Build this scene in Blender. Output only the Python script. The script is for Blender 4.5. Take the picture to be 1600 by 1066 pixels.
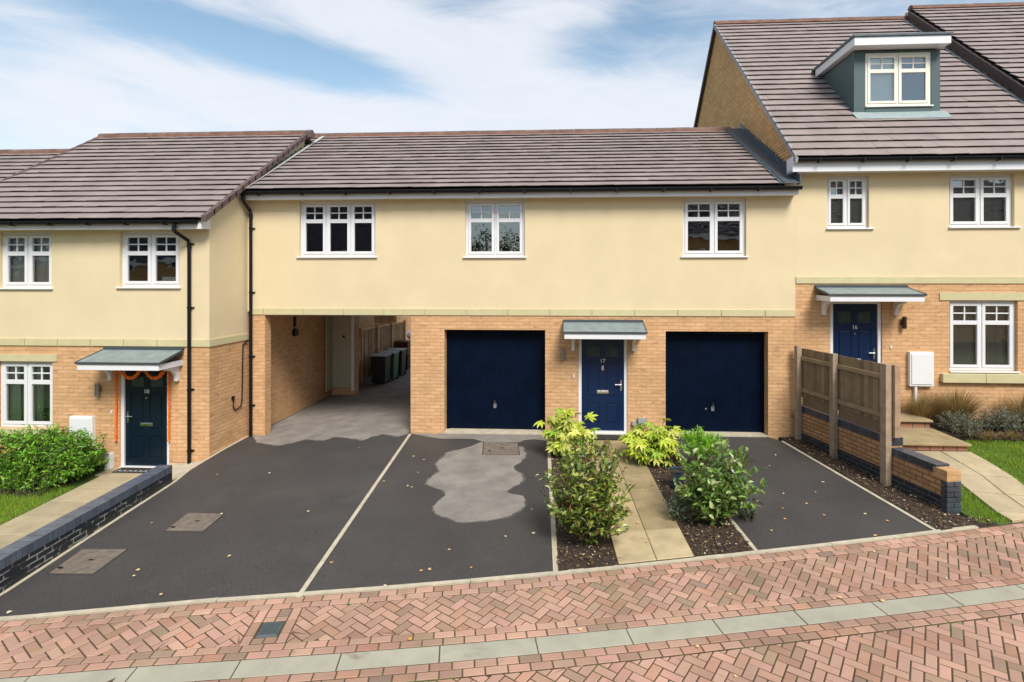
import bpy, bmesh, math, random
from mathutils import Vector, Matrix, noise
R=math.radians
rnd=random.Random(7)
sc=bpy.context.scene
for o in list(bpy.data.objects): bpy.data.objects.remove(o)

# ------------------------------------------------------------------ camera
F=860.;CX=835.;HY=437.;D=11.7;H=3.3
th=math.atan(50/F);c_,s_=math.cos(th),math.sin(th)
cam=bpy.data.cameras.new('camera'); co=bpy.data.objects.new('camera',cam); sc.collection.objects.link(co)
cam.sensor_width=36; cam.lens=F/1600*36
cam.shift_x=-(CX-800)/1600; cam.shift_y=-(533-HY)/1600
cam.clip_end=2000; cam.clip_start=.05
co.location=(0,-D,H); co.rotation_euler=(R(90),0,th); sc.camera=co

# ------------------------------------------------------------------ sky, sun, exposure
SUN_EL=R(47); SUN_AZ=R(155)       # azimuth measured clockwise from +Y
w=bpy.data.worlds.new("World"); sc.world=w; w.use_nodes=True
nt=w.node_tree; nt.nodes.clear()
def N(nt,t,**k):
    n=nt.nodes.new(t)
    for a,b in k.items():
        if a=='ins':
            for i,v in b.items():
                if isinstance(v,bpy.types.NodeSocket): nt.links.new(v,n.inputs[i])
                else: n.inputs[i].default_value=v
        else: setattr(n,a,b)
    return n
def M2(nt,op,a,b=0.,c=None,clamp=False):
    n=N(nt,'ShaderNodeMath',operation=op,use_clamp=clamp,ins={0:a,1:b})
    if c is not None:
        if isinstance(c,bpy.types.NodeSocket): nt.links.new(c,n.inputs[2])
        else: n.inputs[2].default_value=c
    return n.outputs[0]
def mixc(nt,f,a,b,blend='MIX'):
    n=N(nt,'ShaderNodeMix',data_type='RGBA',blend_type=blend)
    for i,v in ((0,f),(6,a),(7,b)):
        if isinstance(v,bpy.types.NodeSocket): nt.links.new(v,n.inputs[i])
        else: n.inputs[i].default_value=v if i==0 else (*v[:3],1)
    return n.outputs[2]
def ramp(nt,f,lo,hi):
    return N(nt,'ShaderNodeMapRange',interpolation_type='SMOOTHSTEP',ins={0:f,1:lo,2:hi,3:0.,4:1.}).outputs[0]
sky=N(nt,'ShaderNodeTexSky',sky_type='NISHITA',sun_disc=False,sun_elevation=SUN_EL,sun_rotation=SUN_AZ,air_density=1.0,dust_density=.4,ozone_density=2.0)
tc=N(nt,'ShaderNodeTexCoord'); sep=N(nt,'ShaderNodeSeparateXYZ',ins={0:tc.outputs['Generated']})
az=M2(nt,'ARCTAN2',sep.outputs[0],sep.outputs[1]); el=M2(nt,'ARCSINE',sep.outputs[2])
cv=N(nt,'ShaderNodeCombineXYZ',ins={0:M2(nt,'ADD',M2(nt,'MULTIPLY',az,1.0),M2(nt,'MULTIPLY',el,.9)),1:M2(nt,'MULTIPLY',el,3.6),2:.37}).outputs[0]
n1=N(nt,'ShaderNodeTexNoise',ins={'Vector':cv,'Scale':1.7,'Detail':7.,'Roughness':.55,'Distortion':.5}).outputs[0]
n2=N(nt,'ShaderNodeTexNoise',ins={'Vector':cv,'Scale':6.,'Detail':8.,'Roughness':.6,'Distortion':.9}).outputs[0]
acc=M2(nt,'ADD',M2(nt,'MULTIPLY',M2(nt,'SUBTRACT',n1,.43),1.0),M2(nt,'MULTIPLY',M2(nt,'SUBTRACT',n2,.5),.75))
def blob(px,py,wx,wy,amp,tilt=0.):
    global acc
    xc=(px-CX)/F; a0=math.atan2(xc*c_-s_, c_+xc*s_); e0=math.atan2((HY-py)/F, math.hypot(1,xc))
    da=M2(nt,'SUBTRACT',az,a0); de=M2(nt,'SUBTRACT',el,e0)
    de=M2(nt,'SUBTRACT',de,M2(nt,'MULTIPLY',da,tilt))
    q=M2(nt,'ADD',M2(nt,'POWER',M2(nt,'ABSOLUTE',M2(nt,'DIVIDE',da,wx/F)),2.),M2(nt,'POWER',M2(nt,'ABSOLUTE',M2(nt,'DIVIDE',de,wy/F)),2.))
    e=M2(nt,'EXPONENT',M2(nt,'MULTIPLY',q,-1.))
    acc=M2(nt,'ADD',acc,M2(nt,'MULTIPLY',e,amp))
blob(520,8,200,42,.55,-.25); blob(640,50,110,40,.35,-.2); blob(790,90,140,60,.45)
blob(900,190,330,50,.55); blob(250,110,330,28,.40,-.22); blob(112,150,38,30,.6); blob(60,190,200,40,.30)
blob(480,170,160,35,.35,-.1); blob(870,25,90,22,.35,.1); blob(400,75,190,26,-.45,-.1); blob(510,110,140,26,-.45,-.15); blob(60,30,130,30,-.4); blob(930,75,90,40,-.35); blob(1020,20,60,35,-.1)
mask=ramp(nt,acc,-.30,.50)
hz=M2(nt,'MULTIPLY',N(nt,'ShaderNodeMapRange',ins={0:el,1:0.,2:.42,3:1.,4:0.}).outputs[0],.45)
cl=mixc(nt,n2,(5.7,6.0,6.7),(6.8,6.9,7.15))
bl=mixc(nt,1.,sky.outputs[0],(1.5,1.47,1.25),'MULTIPLY')
bl=mixc(nt,hz,bl,(4.5,5.7,7.0))
mx=mixc(nt,M2(nt,'MULTIPLY',mask,.88),bl,cl)
bg=N(nt,'ShaderNodeBackground',ins={0:mx,1:.072})
out=N(nt,'ShaderNodeOutputWorld'); nt.links.new(bg.outputs[0],out.inputs[0])
sl=bpy.data.lights.new('sun','SUN'); sl.energy=2.25; sl.angle=R(22); sl.color=(1,.95,.88)
so=bpy.data.objects.new('sun',sl); sc.collection.objects.link(so)
sd=Vector((math.sin(SUN_AZ)*math.cos(SUN_EL),math.cos(SUN_AZ)*math.cos(SUN_EL),math.sin(SUN_EL)))
so.rotation_euler=sd.to_track_quat('Z','Y').to_euler()
sc.view_settings.view_transform='Standard'; sc.view_settings.look='None'; sc.view_settings.gamma=1; sc.view_settings.exposure=.97
sc.render.engine='CYCLES'; sc.cycles.max_bounces=8; sc.cycles.transparent_max_bounces=12

# ------------------------------------------------------------------ measuring helpers
def ray(px,py):
    xc=(px-CX)/F; zz=(HY-py)/F
    return (xc*c_-s_, c_+xc*s_, zz)
def atY(px,py,y):
    d=ray(px,py);t=(y+D)/d[1];return (d[0]*t,y,H+d[2]*t)
def g(x,y): return .03*min(y,0)+.006*x-.03*max(0,-x-4)
def gr(px,py,gf=g,off=0):
    d=ray(px,py);t=10
    for i in range(60):
        x,y=d[0]*t,d[1]*t-D
        t=(gf(x,y)+off-H)/d[2]
    return (d[0]*t,d[1]*t-D)

# ------------------------------------------------------------------ mesh helpers
class MB:
    def __init__(s): s.v=[];s.f=[];s.t=[];s.m=[]
    def face(s,pts,tint=(1,1,1),m=0):
        i=len(s.v); s.v+= [tuple(p) for p in pts]; s.f.append(tuple(range(i,i+len(pts)))); s.t.append(tint); s.m.append(m)
    def box(s,x0,x1,y0,y1,z0,z1,tint=(1,1,1),m=0,mat=None,bev=0.):
        if x0>x1:x0,x1=x1,x0
        if y0>y1:y0,y1=y1,y0
        if z0>z1:z0,z1=z1,z0
        P=[(x0,y0,z0),(x1,y0,z0),(x1,y1,z0),(x0,y1,z0),(x0,y0,z1),(x1,y0,z1),(x1,y1,z1),(x0,y1,z1)]
        if mat is not None: P=[tuple(mat@Vector(p)) for p in P]
        i=len(s.v); s.v+=P
        for f in ((3,2,1,0),(4,5,6,7),(0,1,5,4),(1,2,6,5),(2,3,7,6),(3,0,4,7)):
            s.f.append(tuple(i+k for k in f)); s.t.append(tint); s.m.append(m)
        return s
    def prism(s,pts,axis,a,b,tint=(1,1,1),m=0):
        # pts 2D polygon; axis 'x': pts are (y,z); 'y': (x,z); 'z': (x,y)
        def mk(p,k):
            return {'x':(k,p[0],p[1]),'y':(p[0],k,p[1]),'z':(p[0],p[1],k)}[axis]
        i=len(s.v);n=len(pts)
        s.v+=[mk(p,a) for p in pts]+[mk(p,b) for p in pts]
        s.f.append(tuple(range(i,i+n)));s.f.append(tuple(range(i+2*n-1,i+n-1,-1)))
        s.t+=[tint,tint];s.m+=[m,m]
        for k in range(n):
            s.f.append((i+k,i+n+k,i+n+(k+1)%n,i+(k+1)%n));s.t.append(tint);s.m.append(m)
        return s
    def tube(s,path,r,n=8,tint=(1,1,1),m=0,caps=True):
        path=[Vector(p) for p in path]; rs=r if isinstance(r,(list,tuple)) else [r]*len(path)
        rings=[]
        up=Vector((0,0,1))
        for k,p in enumerate(path):
            d=(path[min(k+1,len(path)-1)]-path[max(k-1,0)]).normalized()
            a=d.cross(up)
            if a.length<.05: a=d.cross(Vector((1,0,0)))
            a.normalize(); b=d.cross(a).normalized()
            i=len(s.v)
            for q in range(n):
                t=2*math.pi*q/n; s.v.append(tuple(p+(a*math.cos(t)+b*math.sin(t))*rs[k]))
            rings.append(i)
        for k in range(len(path)-1):
            for q in range(n):
                s.f.append((rings[k]+q,rings[k]+(q+1)%n,rings[k+1]+(q+1)%n,rings[k+1]+q));s.t.append(tint);s.m.append(m)
        if caps:
            s.f.append(tuple(rings[0]+q for q in range(n-1,-1,-1)));s.f.append(tuple(rings[-1]+q for q in range(n)));s.t+=[tint,tint];s.m+=[m,m]
        return s
    def build(s,name,mats,parent=None,bevel=0,smooth=False):
        me=bpy.data.meshes.new(name); me.from_pydata(s.v,[],s.f)
        if not isinstance(mats,(list,tuple)): mats=[mats]
        for m in mats: me.materials.append(m)
        if len(mats)>1: me.polygons.foreach_set('material_index',s.m)
        if any(t!=(1,1,1) for t in s.t):
            at=me.attributes.new('tint','FLOAT_COLOR','FACE')
            at.data.foreach_set('color',[c for t in s.t for c in (t[0],t[1],t[2],1.)])
        if smooth: me.polygons.foreach_set('use_smooth',[True]*len(me.polygons))
        me.update()
        o=bpy.data.objects.new(name,me); sc.collection.objects.link(o)
        if parent: o.parent=parent
        if bevel:
            b=o.modifiers.new('b','BEVEL'); b.width=bevel; b.segments=2; b.limit_method='ANGLE'
        return o
def tag(o,label=None,cat=None,group=None,kind=None):
    if label:o['label']=label
    if cat:o['category']=cat
    if group:o['group']=group
    if kind:o['kind']=kind
    return o
def thing(name,label,cat,group=None,loc=(0,0,0)):
    o=bpy.data.objects.new(name,None); sc.collection.objects.link(o); o.empty_display_size=.2
    o.location=(0,0,0)
    return tag(o,label,cat,group)
def rbase(o,loc):
    # move an Empty to the thing's base, keep the children where they are
    o.location=loc
    for ch in o.children: ch.matrix_parent_inverse=Matrix.Translation(-Vector(loc))
def text_mesh(s,size,name,mat,parent,loc,depth=.004,rot=(R(90),0,0)):
    cu=bpy.data.curves.new('t','FONT'); cu.body=s; cu.size=size; cu.extrude=depth; cu.align_x='CENTER'; cu.align_y='CENTER'; cu.offset=.0
    t=bpy.data.objects.new('t',cu); sc.collection.objects.link(t)
    dg=bpy.context.evaluated_depsgraph_get(); me=bpy.data.meshes.new_from_object(t.evaluated_get(dg))
    bpy.data.objects.remove(t); me.materials.clear(); me.materials.append(mat)
    me.transform(Matrix.Translation(loc)@__import__('mathutils').Euler(rot).to_matrix().to_4x4())
    o=bpy.data.objects.new(name,me); sc.collection.objects.link(o); o.parent=parent
    return o

# ------------------------------------------------------------------ materials
def mat(name,col=(.5,.5,.5),rough=.6,metal=0.,spec=.5,noise_amt=0.,noise_scale=8.,bump=0.,bump_scale=60.,tint=False,fine=0.,coat=0.,stain=None,fs=220.):
    m=bpy.data.materials.new(name); m.use_nodes=True; t=m.node_tree; b=t.nodes['Principled BSDF']
    b.inputs['Roughness'].default_value=rough; b.inputs['Metallic'].default_value=metal; b.inputs['Specular IOR Level'].default_value=spec
    b.inputs['Coat Weight'].default_value=coat; b.inputs['Coat Roughness'].default_value=.1
    geo=N(t,'ShaderNodeNewGeometry'); pos=geo.outputs['Position']
    c=N(t,'ShaderNodeRGB'); c.outputs[0].default_value=(*col,1); c=c.outputs[0]
    if tint:
        a=N(t,'ShaderNodeAttribute',attribute_name='tint'); c=mixc(t,1.,c,a.outputs['Color'],'MULTIPLY')
    if noise_amt:
        n=N(t,'ShaderNodeTexNoise',ins={'Vector':pos,'Scale':noise_scale,'Detail':6.,'Roughness':.6}).outputs[0]
        k=N(t,'ShaderNodeMapRange',ins={0:n,1:.3,2:.7,3:1-noise_amt,4:1+noise_amt}).outputs[0]
        c=mixc(t,1.,c,N(t,'ShaderNodeCombineColor',ins={0:k,1:k,2:k}).outputs[0],'MULTIPLY')
    if fine:
        n=N(t,'ShaderNodeTexNoise',ins={'Vector':pos,'Scale':fs,'Detail':2.,'Roughness':.7}).outputs[0]
        k=N(t,'ShaderNodeMapRange',ins={0:n,1:.3,2:.7,3:1-fine,4:1+fine}).outputs[0]
        c=mixc(t,1.,c,N(t,'ShaderNodeCombineColor',ins={0:k,1:k,2:k}).outputs[0],'MULTIPLY')
    if stain:
        sc_,lo,hi,sc2=stain
        n=N(t,'ShaderNodeTexNoise',ins={'Vector':pos,'Scale':sc_,'Detail':8.,'Roughness':.65,'Distortion':.6}).outputs[0]
        c=mixc(t,ramp(t,n,lo,hi),c,sc2)
    t.links.new(c,b.inputs['Base Color'])
    if bump:
        n=N(t,'ShaderNodeTexNoise',ins={'Vector':pos,'Scale':bump_scale,'Detail':4.,'Roughness':.6}).outputs[0]
        bp=N(t,'ShaderNodeBump',ins={'Strength':bump,'Distance':.01,'Height':n}); t.links.new(bp.outputs[0],b.inputs['Normal'])
    return m
def wall_uv(t):
    geo=N(t,'ShaderNodeNewGeometry'); p=N(t,'ShaderNodeSeparateXYZ',ins={0:geo.outputs['Position']}); n=N(t,'ShaderNodeSeparateXYZ',ins={0:geo.outputs['True Normal']})
    fx=M2(t,'GREATER_THAN',M2(t,'ABSOLUTE',n.outputs[0]),.6)
    u=M2(t,'ADD',M2(t,'MULTIPLY',p.outputs[0],M2(t,'SUBTRACT',1.,fx)),M2(t,'MULTIPLY',p.outputs[1],fx))
    fz=M2(t,'GREATER_THAN',M2(t,'ABSOLUTE',n.outputs[2]),.6)
    v=M2(t,'ADD',M2(t,'MULTIPLY',p.outputs[2],M2(t,'SUBTRACT',1.,fz)),M2(t,'MULTIPLY',p.outputs[1],fz))
    return N(t,'ShaderNodeCombineXYZ',ins={0:u,1:v,2:0.}).outputs[0],geo.outputs['Position']
def brick_mat(name,c1,c2,mort,bw=.225,bh=.075,ms=.009,rough=.85,dark=None,offset=.5,msmooth=.3,eff=None,spec=.3,er=(.62,.7)):
    m=bpy.data.materials.new(name); m.use_nodes=True; t=m.node_tree; b=t.nodes['Principled BSDF']
    b.inputs['Roughness'].default_value=rough; b.inputs['Specular IOR Level'].default_value=spec
    uv,pos=wall_uv(t)
    jn=N(t,'ShaderNodeTexNoise',ins={'Vector':pos,'Scale':9.,'Detail':2.}).outputs['Color']
    jv=N(t,'ShaderNodeVectorMath',operation='MULTIPLY_ADD',ins={0:jn,1:(.006,.006,0),2:uv}).outputs[0]
    br=N(t,'ShaderNodeTexBrick',offset=offset,ins={'Vector':jv,'Color1':(*c1,1),'Color2':(*c2,1),'Mortar':(*mort,1),'Scale':1.,'Mortar Size':ms,'Mortar Smooth':msmooth,'Brick Width':bw,'Row Height':bh,'Bias':0.})
    c=br.outputs['Color']
    # brick by brick variation
    wn=N(t,'ShaderNodeTexBrick',offset=offset,ins={'Vector':jv,'Color1':(0,0,0,1),'Color2':(1,1,1,1),'Mortar':(.5,.5,.5,1),'Scale':1.,'Mortar Size':0.,'Brick Width':bw,'Row Height':bh,'Bias':-.25}).outputs['Color']
    if dark:
        st=N(t,'ShaderNodeTexNoise',ins={'Vector':N(t,'ShaderNodeVectorMath',operation='MULTIPLY',ins={0:jv,1:(3.5,13.3,1)}).outputs[0],'Scale':1.,'Detail':5.,'Roughness':.7}).outputs[0]
        c=mixc(t,M2(t,'MULTIPLY',ramp(t,st,.52,.72),.6),c,dark)
    n=N(t,'ShaderNodeTexNoise',ins={'Vector':pos,'Scale':1.3,'Detail':6.,'Roughness':.6}).outputs[0]
    k=N(t,'ShaderNodeMapRange',ins={0:n,1:.3,2:.7,3:.9,4:1.1}).outputs[0]
    c=mixc(t,1.,c,N(t,'ShaderNodeCombineColor',ins={0:k,1:k,2:k}).outputs[0],'MULTIPLY')
    if eff:
        e=N(t,'ShaderNodeTexNoise',ins={'Vector':pos,'Scale':2.2,'Detail':7.,'Roughness':.75,'Distortion':1.}).outputs[0]
        c=mixc(t,ramp(t,e,er[0],er[1]),c,eff)
    t.links.new(c,b.inputs['Base Color'])
    f=N(t,'ShaderNodeTexNoise',ins={'Vector':pos,'Scale':70.,'Detail':4.}).outputs[0]
    h=M2(t,'SUBTRACT',M2(t,'MULTIPLY',f,.35),br.outputs['Fac'])
    bp=N(t,'ShaderNodeBump',ins={'Strength':.55,'Distance':.008,'Height':h}); t.links.new(bp.outputs[0],b.inputs['Normal'])
    return m
def glass_mat():
    m=bpy.data.materials.new('window_glass'); m.use_nodes=True; t=m.node_tree; t.nodes.clear()
    pos=N(t,'ShaderNodeNewGeometry').outputs['Position']
    n=N(t,'ShaderNodeTexNoise',ins={'Vector':pos,'Scale':2.,'Detail':2.}).outputs[0]
    bp=N(t,'ShaderNodeBump',ins={'Strength':.12,'Distance':.02,'Height':n})
    gl=N(t,'ShaderNodeBsdfGlossy',ins={'Color':(.95,.97,1,1),'Roughness':.0,'Normal':bp.outputs[0]})
    tr=N(t,'ShaderNodeBsdfTransparent',ins={'Color':(.88,.92,.90,1)})
    fr=N(t,'ShaderNodeFresnel',ins={'IOR':1.5}); fac=M2(t,'ADD',M2(t,'MULTIPLY',fr.outputs[0],1.0),.17,clamp=True)
    mx=N(t,'ShaderNodeMixShader',ins={0:fac,1:tr.outputs[0],2:gl.outputs[0]}); o=N(t,'ShaderNodeOutputMaterial',ins={0:mx.outputs[0]})
    return m
def leaf_mat(name,rough=.45,trans=.25):
    m=bpy.data.materials.new(name); m.use_nodes=True; t=m.node_tree; b=t.nodes['Principled BSDF']
    a=N(t,'ShaderNodeAttribute',attribute_name='tint'); t.links.new(a.outputs['Color'],b.inputs['Base Color'])
    b.inputs['Roughness'].default_value=rough
    tl=N(t,'ShaderNodeBsdfTranslucent',ins={'Color':a.outputs['Color']}); mx=N(t,'ShaderNodeMixShader',ins={0:trans,1:b.outputs[0],2:tl.outputs[0]})
    t.links.new(mx.outputs[0],t.nodes['Material Output'].inputs[0]); return m
WHITE=mat('white_upvc',(.74,.74,.75),.35,spec=.5,noise_amt=.03,noise_scale=3)
WHITEB=mat('white_box',(.75,.75,.75),.4,noise_amt=.02)
RENDER=mat('cream_render',(.705,.58,.37),.9,spec=.2,noise_amt=.05,noise_scale=1.1,bump=.25,bump_scale=130,fine=.03)
STONE=mat('cast_stone',(.56,.50,.29),.85,spec=.2,noise_amt=.06,noise_scale=5,bump=.2,bump_scale=90,fine=.05)
BRICK=brick_mat('buff_brick',(.68,.41,.215),(.58,.34,.165),(.50,.285,.145),dark=(.22,.09,.03),ms=.0075)
BRICKG=brick_mat('gable_brick',(.72,.42,.17),(.56,.31,.12),(.33,.20,.09),ms=.010)
BRICKW=brick_mat('garden_brick',(.52,.29,.13),(.40,.21,.09),(.16,.11,.075),ms=.010,dark=(.16,.09,.05))
BLUEB=brick_mat('black_brick',(.016,.020,.030),(.026,.030,.040),(.012,.013,.016),ms=.010,rough=.45,eff=(.035,.038,.04))
BLUEW=brick_mat('black_brick_white_joint',(.016,.020,.030),(.028,.032,.042),(.30,.29,.26),ms=.010,rough=.45,eff=(.022,.025,.03),er=(.46,.53))
BLUEG=brick_mat('blue_brick_grey_joint',(.020,.024,.034),(.035,.038,.048),(.10,.10,.09),ms=.009,rough=.5)
COPE=mat('blue_grey_coping',(.085,.105,.135),.33,spec=.8,noise_amt=.25,noise_scale=9,bump=.2,tint=True)
TILE=mat('roof_tile',(.275,.222,.205),.6,spec=.45,noise_amt=.16,noise_scale=1.6,stain=(1.3,.60,.80,(.19,.15,.13)),bump=.2,bump_scale=70,tint=True,fine=.07)
RIDGE=mat('ridge_tile',(.15,.095,.075),.75,noise_amt=.3,noise_scale=4,bump=.2,tint=True)
VERGE=mat('verge_cap',(.115,.075,.065),.6,noise_amt=.15,tint=True)
LEAD=mat('lead_flashing',(.085,.105,.12),.45,metal=.2,noise_amt=.2,noise_scale=6)
GREYM=mat('grey_metal',(.30,.36,.36),.45,metal=.1,noise_amt=.1)
CANTOP=mat('canopy_grey',(.20,.245,.25),.5,noise_amt=.2,noise_scale=6)
CANEDGE=mat('canopy_edge',(.055,.065,.072),.5)
BLACKP=mat('black_plastic',(.006,.006,.008),.45,spec=.25)
NAVY=mat('navy_door',(.003,.016,.058),.3,spec=.4,noise_amt=.05,noise_scale=4)
NAVYD=mat('dark_navy_door',(.003,.011,.022),.32,spec=.4,noise_amt=.05)
GARAGE=mat('garage_navy',(.0006,.0048,.017),.5,spec=.10,noise_amt=.35,noise_scale=3,bump=.05,bump_scale=500)
CHROME=mat('chrome',(.75,.75,.76),.22,metal=1)
STEEL=mat('steel',(.35,.34,.33),.35,metal=.9)
CLAD=mat('dormer_cladding',(.065,.105,.108),.6,noise_amt=.1,noise_scale=3)
ASPH=mat('wet_asphalt',(.062,.057,.055),.6,spec=.35,noise_amt=.14,noise_scale=.9,bump=.8,bump_scale=120,fine=.45,stain=(.8,.52,.74,(.078,.071,.066)),fs=70.)
DRY=mat('dry_asphalt',(.235,.212,.187),.9,spec=.2,noise_amt=.22,noise_scale=2.6,stain=(3.2,.60,.75,(.16,.145,.135)),bump=.4,bump_scale=160,fine=.1)
KERB=mat('concrete_edging',(.48,.42,.31),.85,noise_amt=.18,noise_scale=7,bump=.3,fine=.1)
CONC=mat('channel_concrete',(.36,.34,.26),.8,noise_amt=.12,noise_scale=3,bump=.3,fine=.06,stain=(2.6,.58,.74,(.22,.19,.13)))
PAVE=mat('red_block_paving',(.40,.268,.200),.8,spec=.3,noise_amt=.20,noise_scale=.9,bump=.5,bump_scale=110,tint=True,fine=.1,stain=(3.,.58,.76,(.26,.185,.13)))
JOINT=mat('paving_joint_sand',(.075,.050,.026),.95,noise_amt=.4,noise_scale=3,stain=(2.1,.55,.62,(.08,.10,.02)))
SLAB=mat('buff_slab',(.33,.25,.13),.8,noise_amt=.22,noise_scale=3.5,bump=.3,fine=.08,tint=True,stain=(2.4,.6,.72,(.16,.11,.05)))
SLABC=mat('cream_slab',(.42,.34,.21),.8,noise_amt=.15,noise_scale=3.5,bump=.3,fine=.08,tint=True,stain=(2.4,.62,.74,(.36,.27,.13)))
SOIL=mat('soil',(.040,.026,.016),.95,noise_amt=.5,noise_scale=20,bump=1.,bump_scale=50,fine=.4)
TURF=mat('turf_soil',(.06,.11,.012),.95,noise_amt=.3,noise_scale=6)
COVER=mat('manhole_concrete',(.17,.135,.105),.9,noise_amt=.3,noise_scale=12,bump=.7,bump_scale=120,fine=.35)
COVERE=mat('manhole_rim',(.045,.04,.036),.7)
WOOD=mat('weathered_timber',(.26,.19,.12),.85,noise_amt=.2,noise_scale=5,bump=.4,bump_scale=40,tint=True,fine=.1)
WOODP=mat('timber_post',(.33,.25,.175),.85,noise_amt=.22,noise_scale=7,bump=.4,bump_scale=40,tint=True,fine=.1)
WOODA=mat('brown_timber',(.50,.33,.19),.85,noise_amt=.2,noise_scale=5,bump=.3,tint=True)
BINB=mat('bin_black',(.008,.009,.010),.45); BING=mat('bin_green',(.03,.12,.06),.45); BINL=mat('bin_grey_lid',(.35,.37,.38),.5)
BROWNP=mat('brown_plastic',(.10,.035,.018),.5)
ROOM=mat('room_wall',(.045,.045,.045),.9); BLIND=mat('blind',(.80,.80,.74),.7); BLINDD=mat('dark_blind',(.50,.42,.35),.7); CURT=mat('curtain',(.72,.78,.68),.9)
LEAF=leaf_mat('leaf'); LEAFG=leaf_mat('glossy_leaf',.32,.15); GRASSM=leaf_mat('grass_blade',.6,.3)
BARK=mat('stem_bark',(.07,.065,.03),.9)
ORANGE=mat('marigold',(.85,.17,.01),.8,noise_amt=.3,noise_scale=60)
MAT1=mat('mat_dark',(.03,.028,.025),.95,bump=.6,bump_scale=200); MAT2=mat('mat_light',(.5,.48,.45),.95)
POTB=mat('blue_glaze',(.03,.045,.058),.25,coat=.5)
GLASS=glass_mat()
LITTER=mat('dry_leaf',(.45,.30,.13),.8,tint=True)

HOUSES={}
# ------------------------------------------------------------------ ground pieces
def inpoly(x,y,P):
    c=False;n=len(P)
    for i in range(n):
        x1,y1=P[i];x2,y2=P[(i+1)%n]
        if (y1>y)!=(y2>y) and x<(x2-x1)*(y-y1)/(y2-y1)+x1: c=not c
    return c
def slab(name,poly,zf,mt,lift=0.,skirt=.4,step=.5,parent=None,zbot=None):
    bm=bmesh.new(); vs=[bm.verts.new((x,y,0)) for x,y in poly]; f=bm.faces.new(vs)
    f.normal_update()
    if f.normal.z<0: f.normal_flip()
    bmesh.ops.triangulate(bm,faces=bm.faces[:])
    xs=[p[0] for p in poly]; ys=[p[1] for p in poly]
    if step:
        for ax,lo,hi in ((0,min(xs),max(xs)),(1,min(ys),max(ys))):
            k=math.floor(lo/step)+1
            while k*step<hi:
                pc=[0,0,0];pc[ax]=k*step;no=[0,0,0];no[ax]=1
                bmesh.ops.bisect_plane(bm,geom=bm.verts[:]+bm.edges[:]+bm.faces[:],plane_co=pc,plane_no=no); k+=1
    for v in bm.verts: v.co.z=zf(v.co.x,v.co.y)+lift
    if skirt:
        be=[e for e in bm.edges if e.is_boundary]
        r=bmesh.ops.extrude_edge_only(bm,edges=be)
        for v in r['geom']:
            if isinstance(v,bmesh.types.BMVert): v.co.z=zbot if zbot is not None else v.co.z-skirt
    bmesh.ops.recalc_face_normals(bm,faces=bm.faces[:])
    me=bpy.data.meshes.new(name); bm.to_mesh(me); bm.free(); me.materials.append(mt)
    o=bpy.data.objects.new(name,me); sc.collection.objects.link(o)
    if parent:o.parent=parent
    return o
ZB=-.75
# kerb line curve
KP=[(-14,-7.15),(-5.94,-6.26),(-3.38,-5.85),(-.63,-5.355),(2.37,-4.66),(4.83,-4.06),(5.61,-3.86),(7,-3.45),(14,-1.6)]
def kerb(x):
    for (x0,y0),(x1,y1) in zip(KP,KP[1:]):
        if x<=x1: break
    # smooth: average of piecewise linear over a window
    def pl(q):
        for (a,b),(c,d) in zip(KP,KP[1:]):
            if q<=c or (c,d)==KP[-1]: return b+(d-b)*(q-a)/(c-a)
    return sum(pl(x+k*.35) for k in range(-4,5))/9
def knorm(x):
    s=(kerb(x+.1)-kerb(x-.1))/.2; l=math.hypot(1,s); return (s/l,-1/l),(1/l,s/l)   # normal towards road, tangent
def koff(x,d):
    n,_=knorm(x); return (x+n[0]*d,kerb(x)+n[1]*d)
def wch(x): return 1.05+.025*max(-6,min(x,6))
def gz0(x,y): return g(max(-12,min(x,12)),max(y,-12))
xs=[-14+i*.5 for i in range(57)]

# world ground sheet to the horizon
m=MB(); 
m.face([(-900,-900,ZB-.02),(900,-900,ZB-.02),(900,900,ZB-.02),(-900,900,ZB-.02)])
tag(m.build('ground',mat('far_ground',(.06,.075,.03),.95,noise_amt=.3,noise_scale=.3)),kind='structure')
# road bed (joint sand) under the blocks
m=MB()
for i in range(len(xs)-1):
    a,b=koff(xs[i],.0),koff(xs[i+1],.0)
    ys=[0,1,2,3,4.5,6.5,9,12]
    for p,q in zip(ys,ys[1:]):
        P=[(a[0],a[1]-p),(a[0],a[1]-q),(b[0],b[1]-q),(b[0],b[1]-p)]
        m.face([(x,y,gz0(x,y)-.0065) for x,y in P])
tag(m.build('road_bed',JOINT),kind='structure')

# paving blocks
def clip(poly,p,n):
    out=[]
    for i in range(len(poly)):
        a,b=poly[i],poly[(i+1)%len(poly)]
        da=(a[0]-p[0])*n[0]+(a[1]-p[1])*n[1]; db=(b[0]-p[0])*n[0]+(b[1]-p[1])*n[1]
        if da>=0: out.append(a)
        if (da>=0)!=(db>=0):
            t=da/(da-db); out.append((a[0]+(b[0]-a[0])*t,a[1]+(b[1]-a[1])*t))
    return out
def inset(poly,d):
    n=len(poly); cx=sum(p[0] for p in poly)/n; cy=sum(p[1] for p in poly)/n; out=[]
    for i in range(n):
        p0,p1,p2=poly[i-1],poly[i],poly[(i+1)%n]
        def nn(a,b):
            dx,dy=b[0]-a[0],b[1]-a[1]; l=math.hypot(dx,dy) or 1e-9; return (-dy/l,dx/l)
        n1,n2=nn(p0,p1),nn(p1,p2); sx,sy=n1[0]+n2[0],n1[1]+n2[1]; q=sx*sx+sy*sy
        if q<.2: return None
        k=2*d/q; out.append((p1[0]+sx*k,p1[1]+sy*k))
    return out
def area(p): return .5*sum(p[i][0]*p[(i+1)%len(p)][1]-p[(i+1)%len(p)][0]*p[i][1] for i in range(len(p)))
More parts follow.
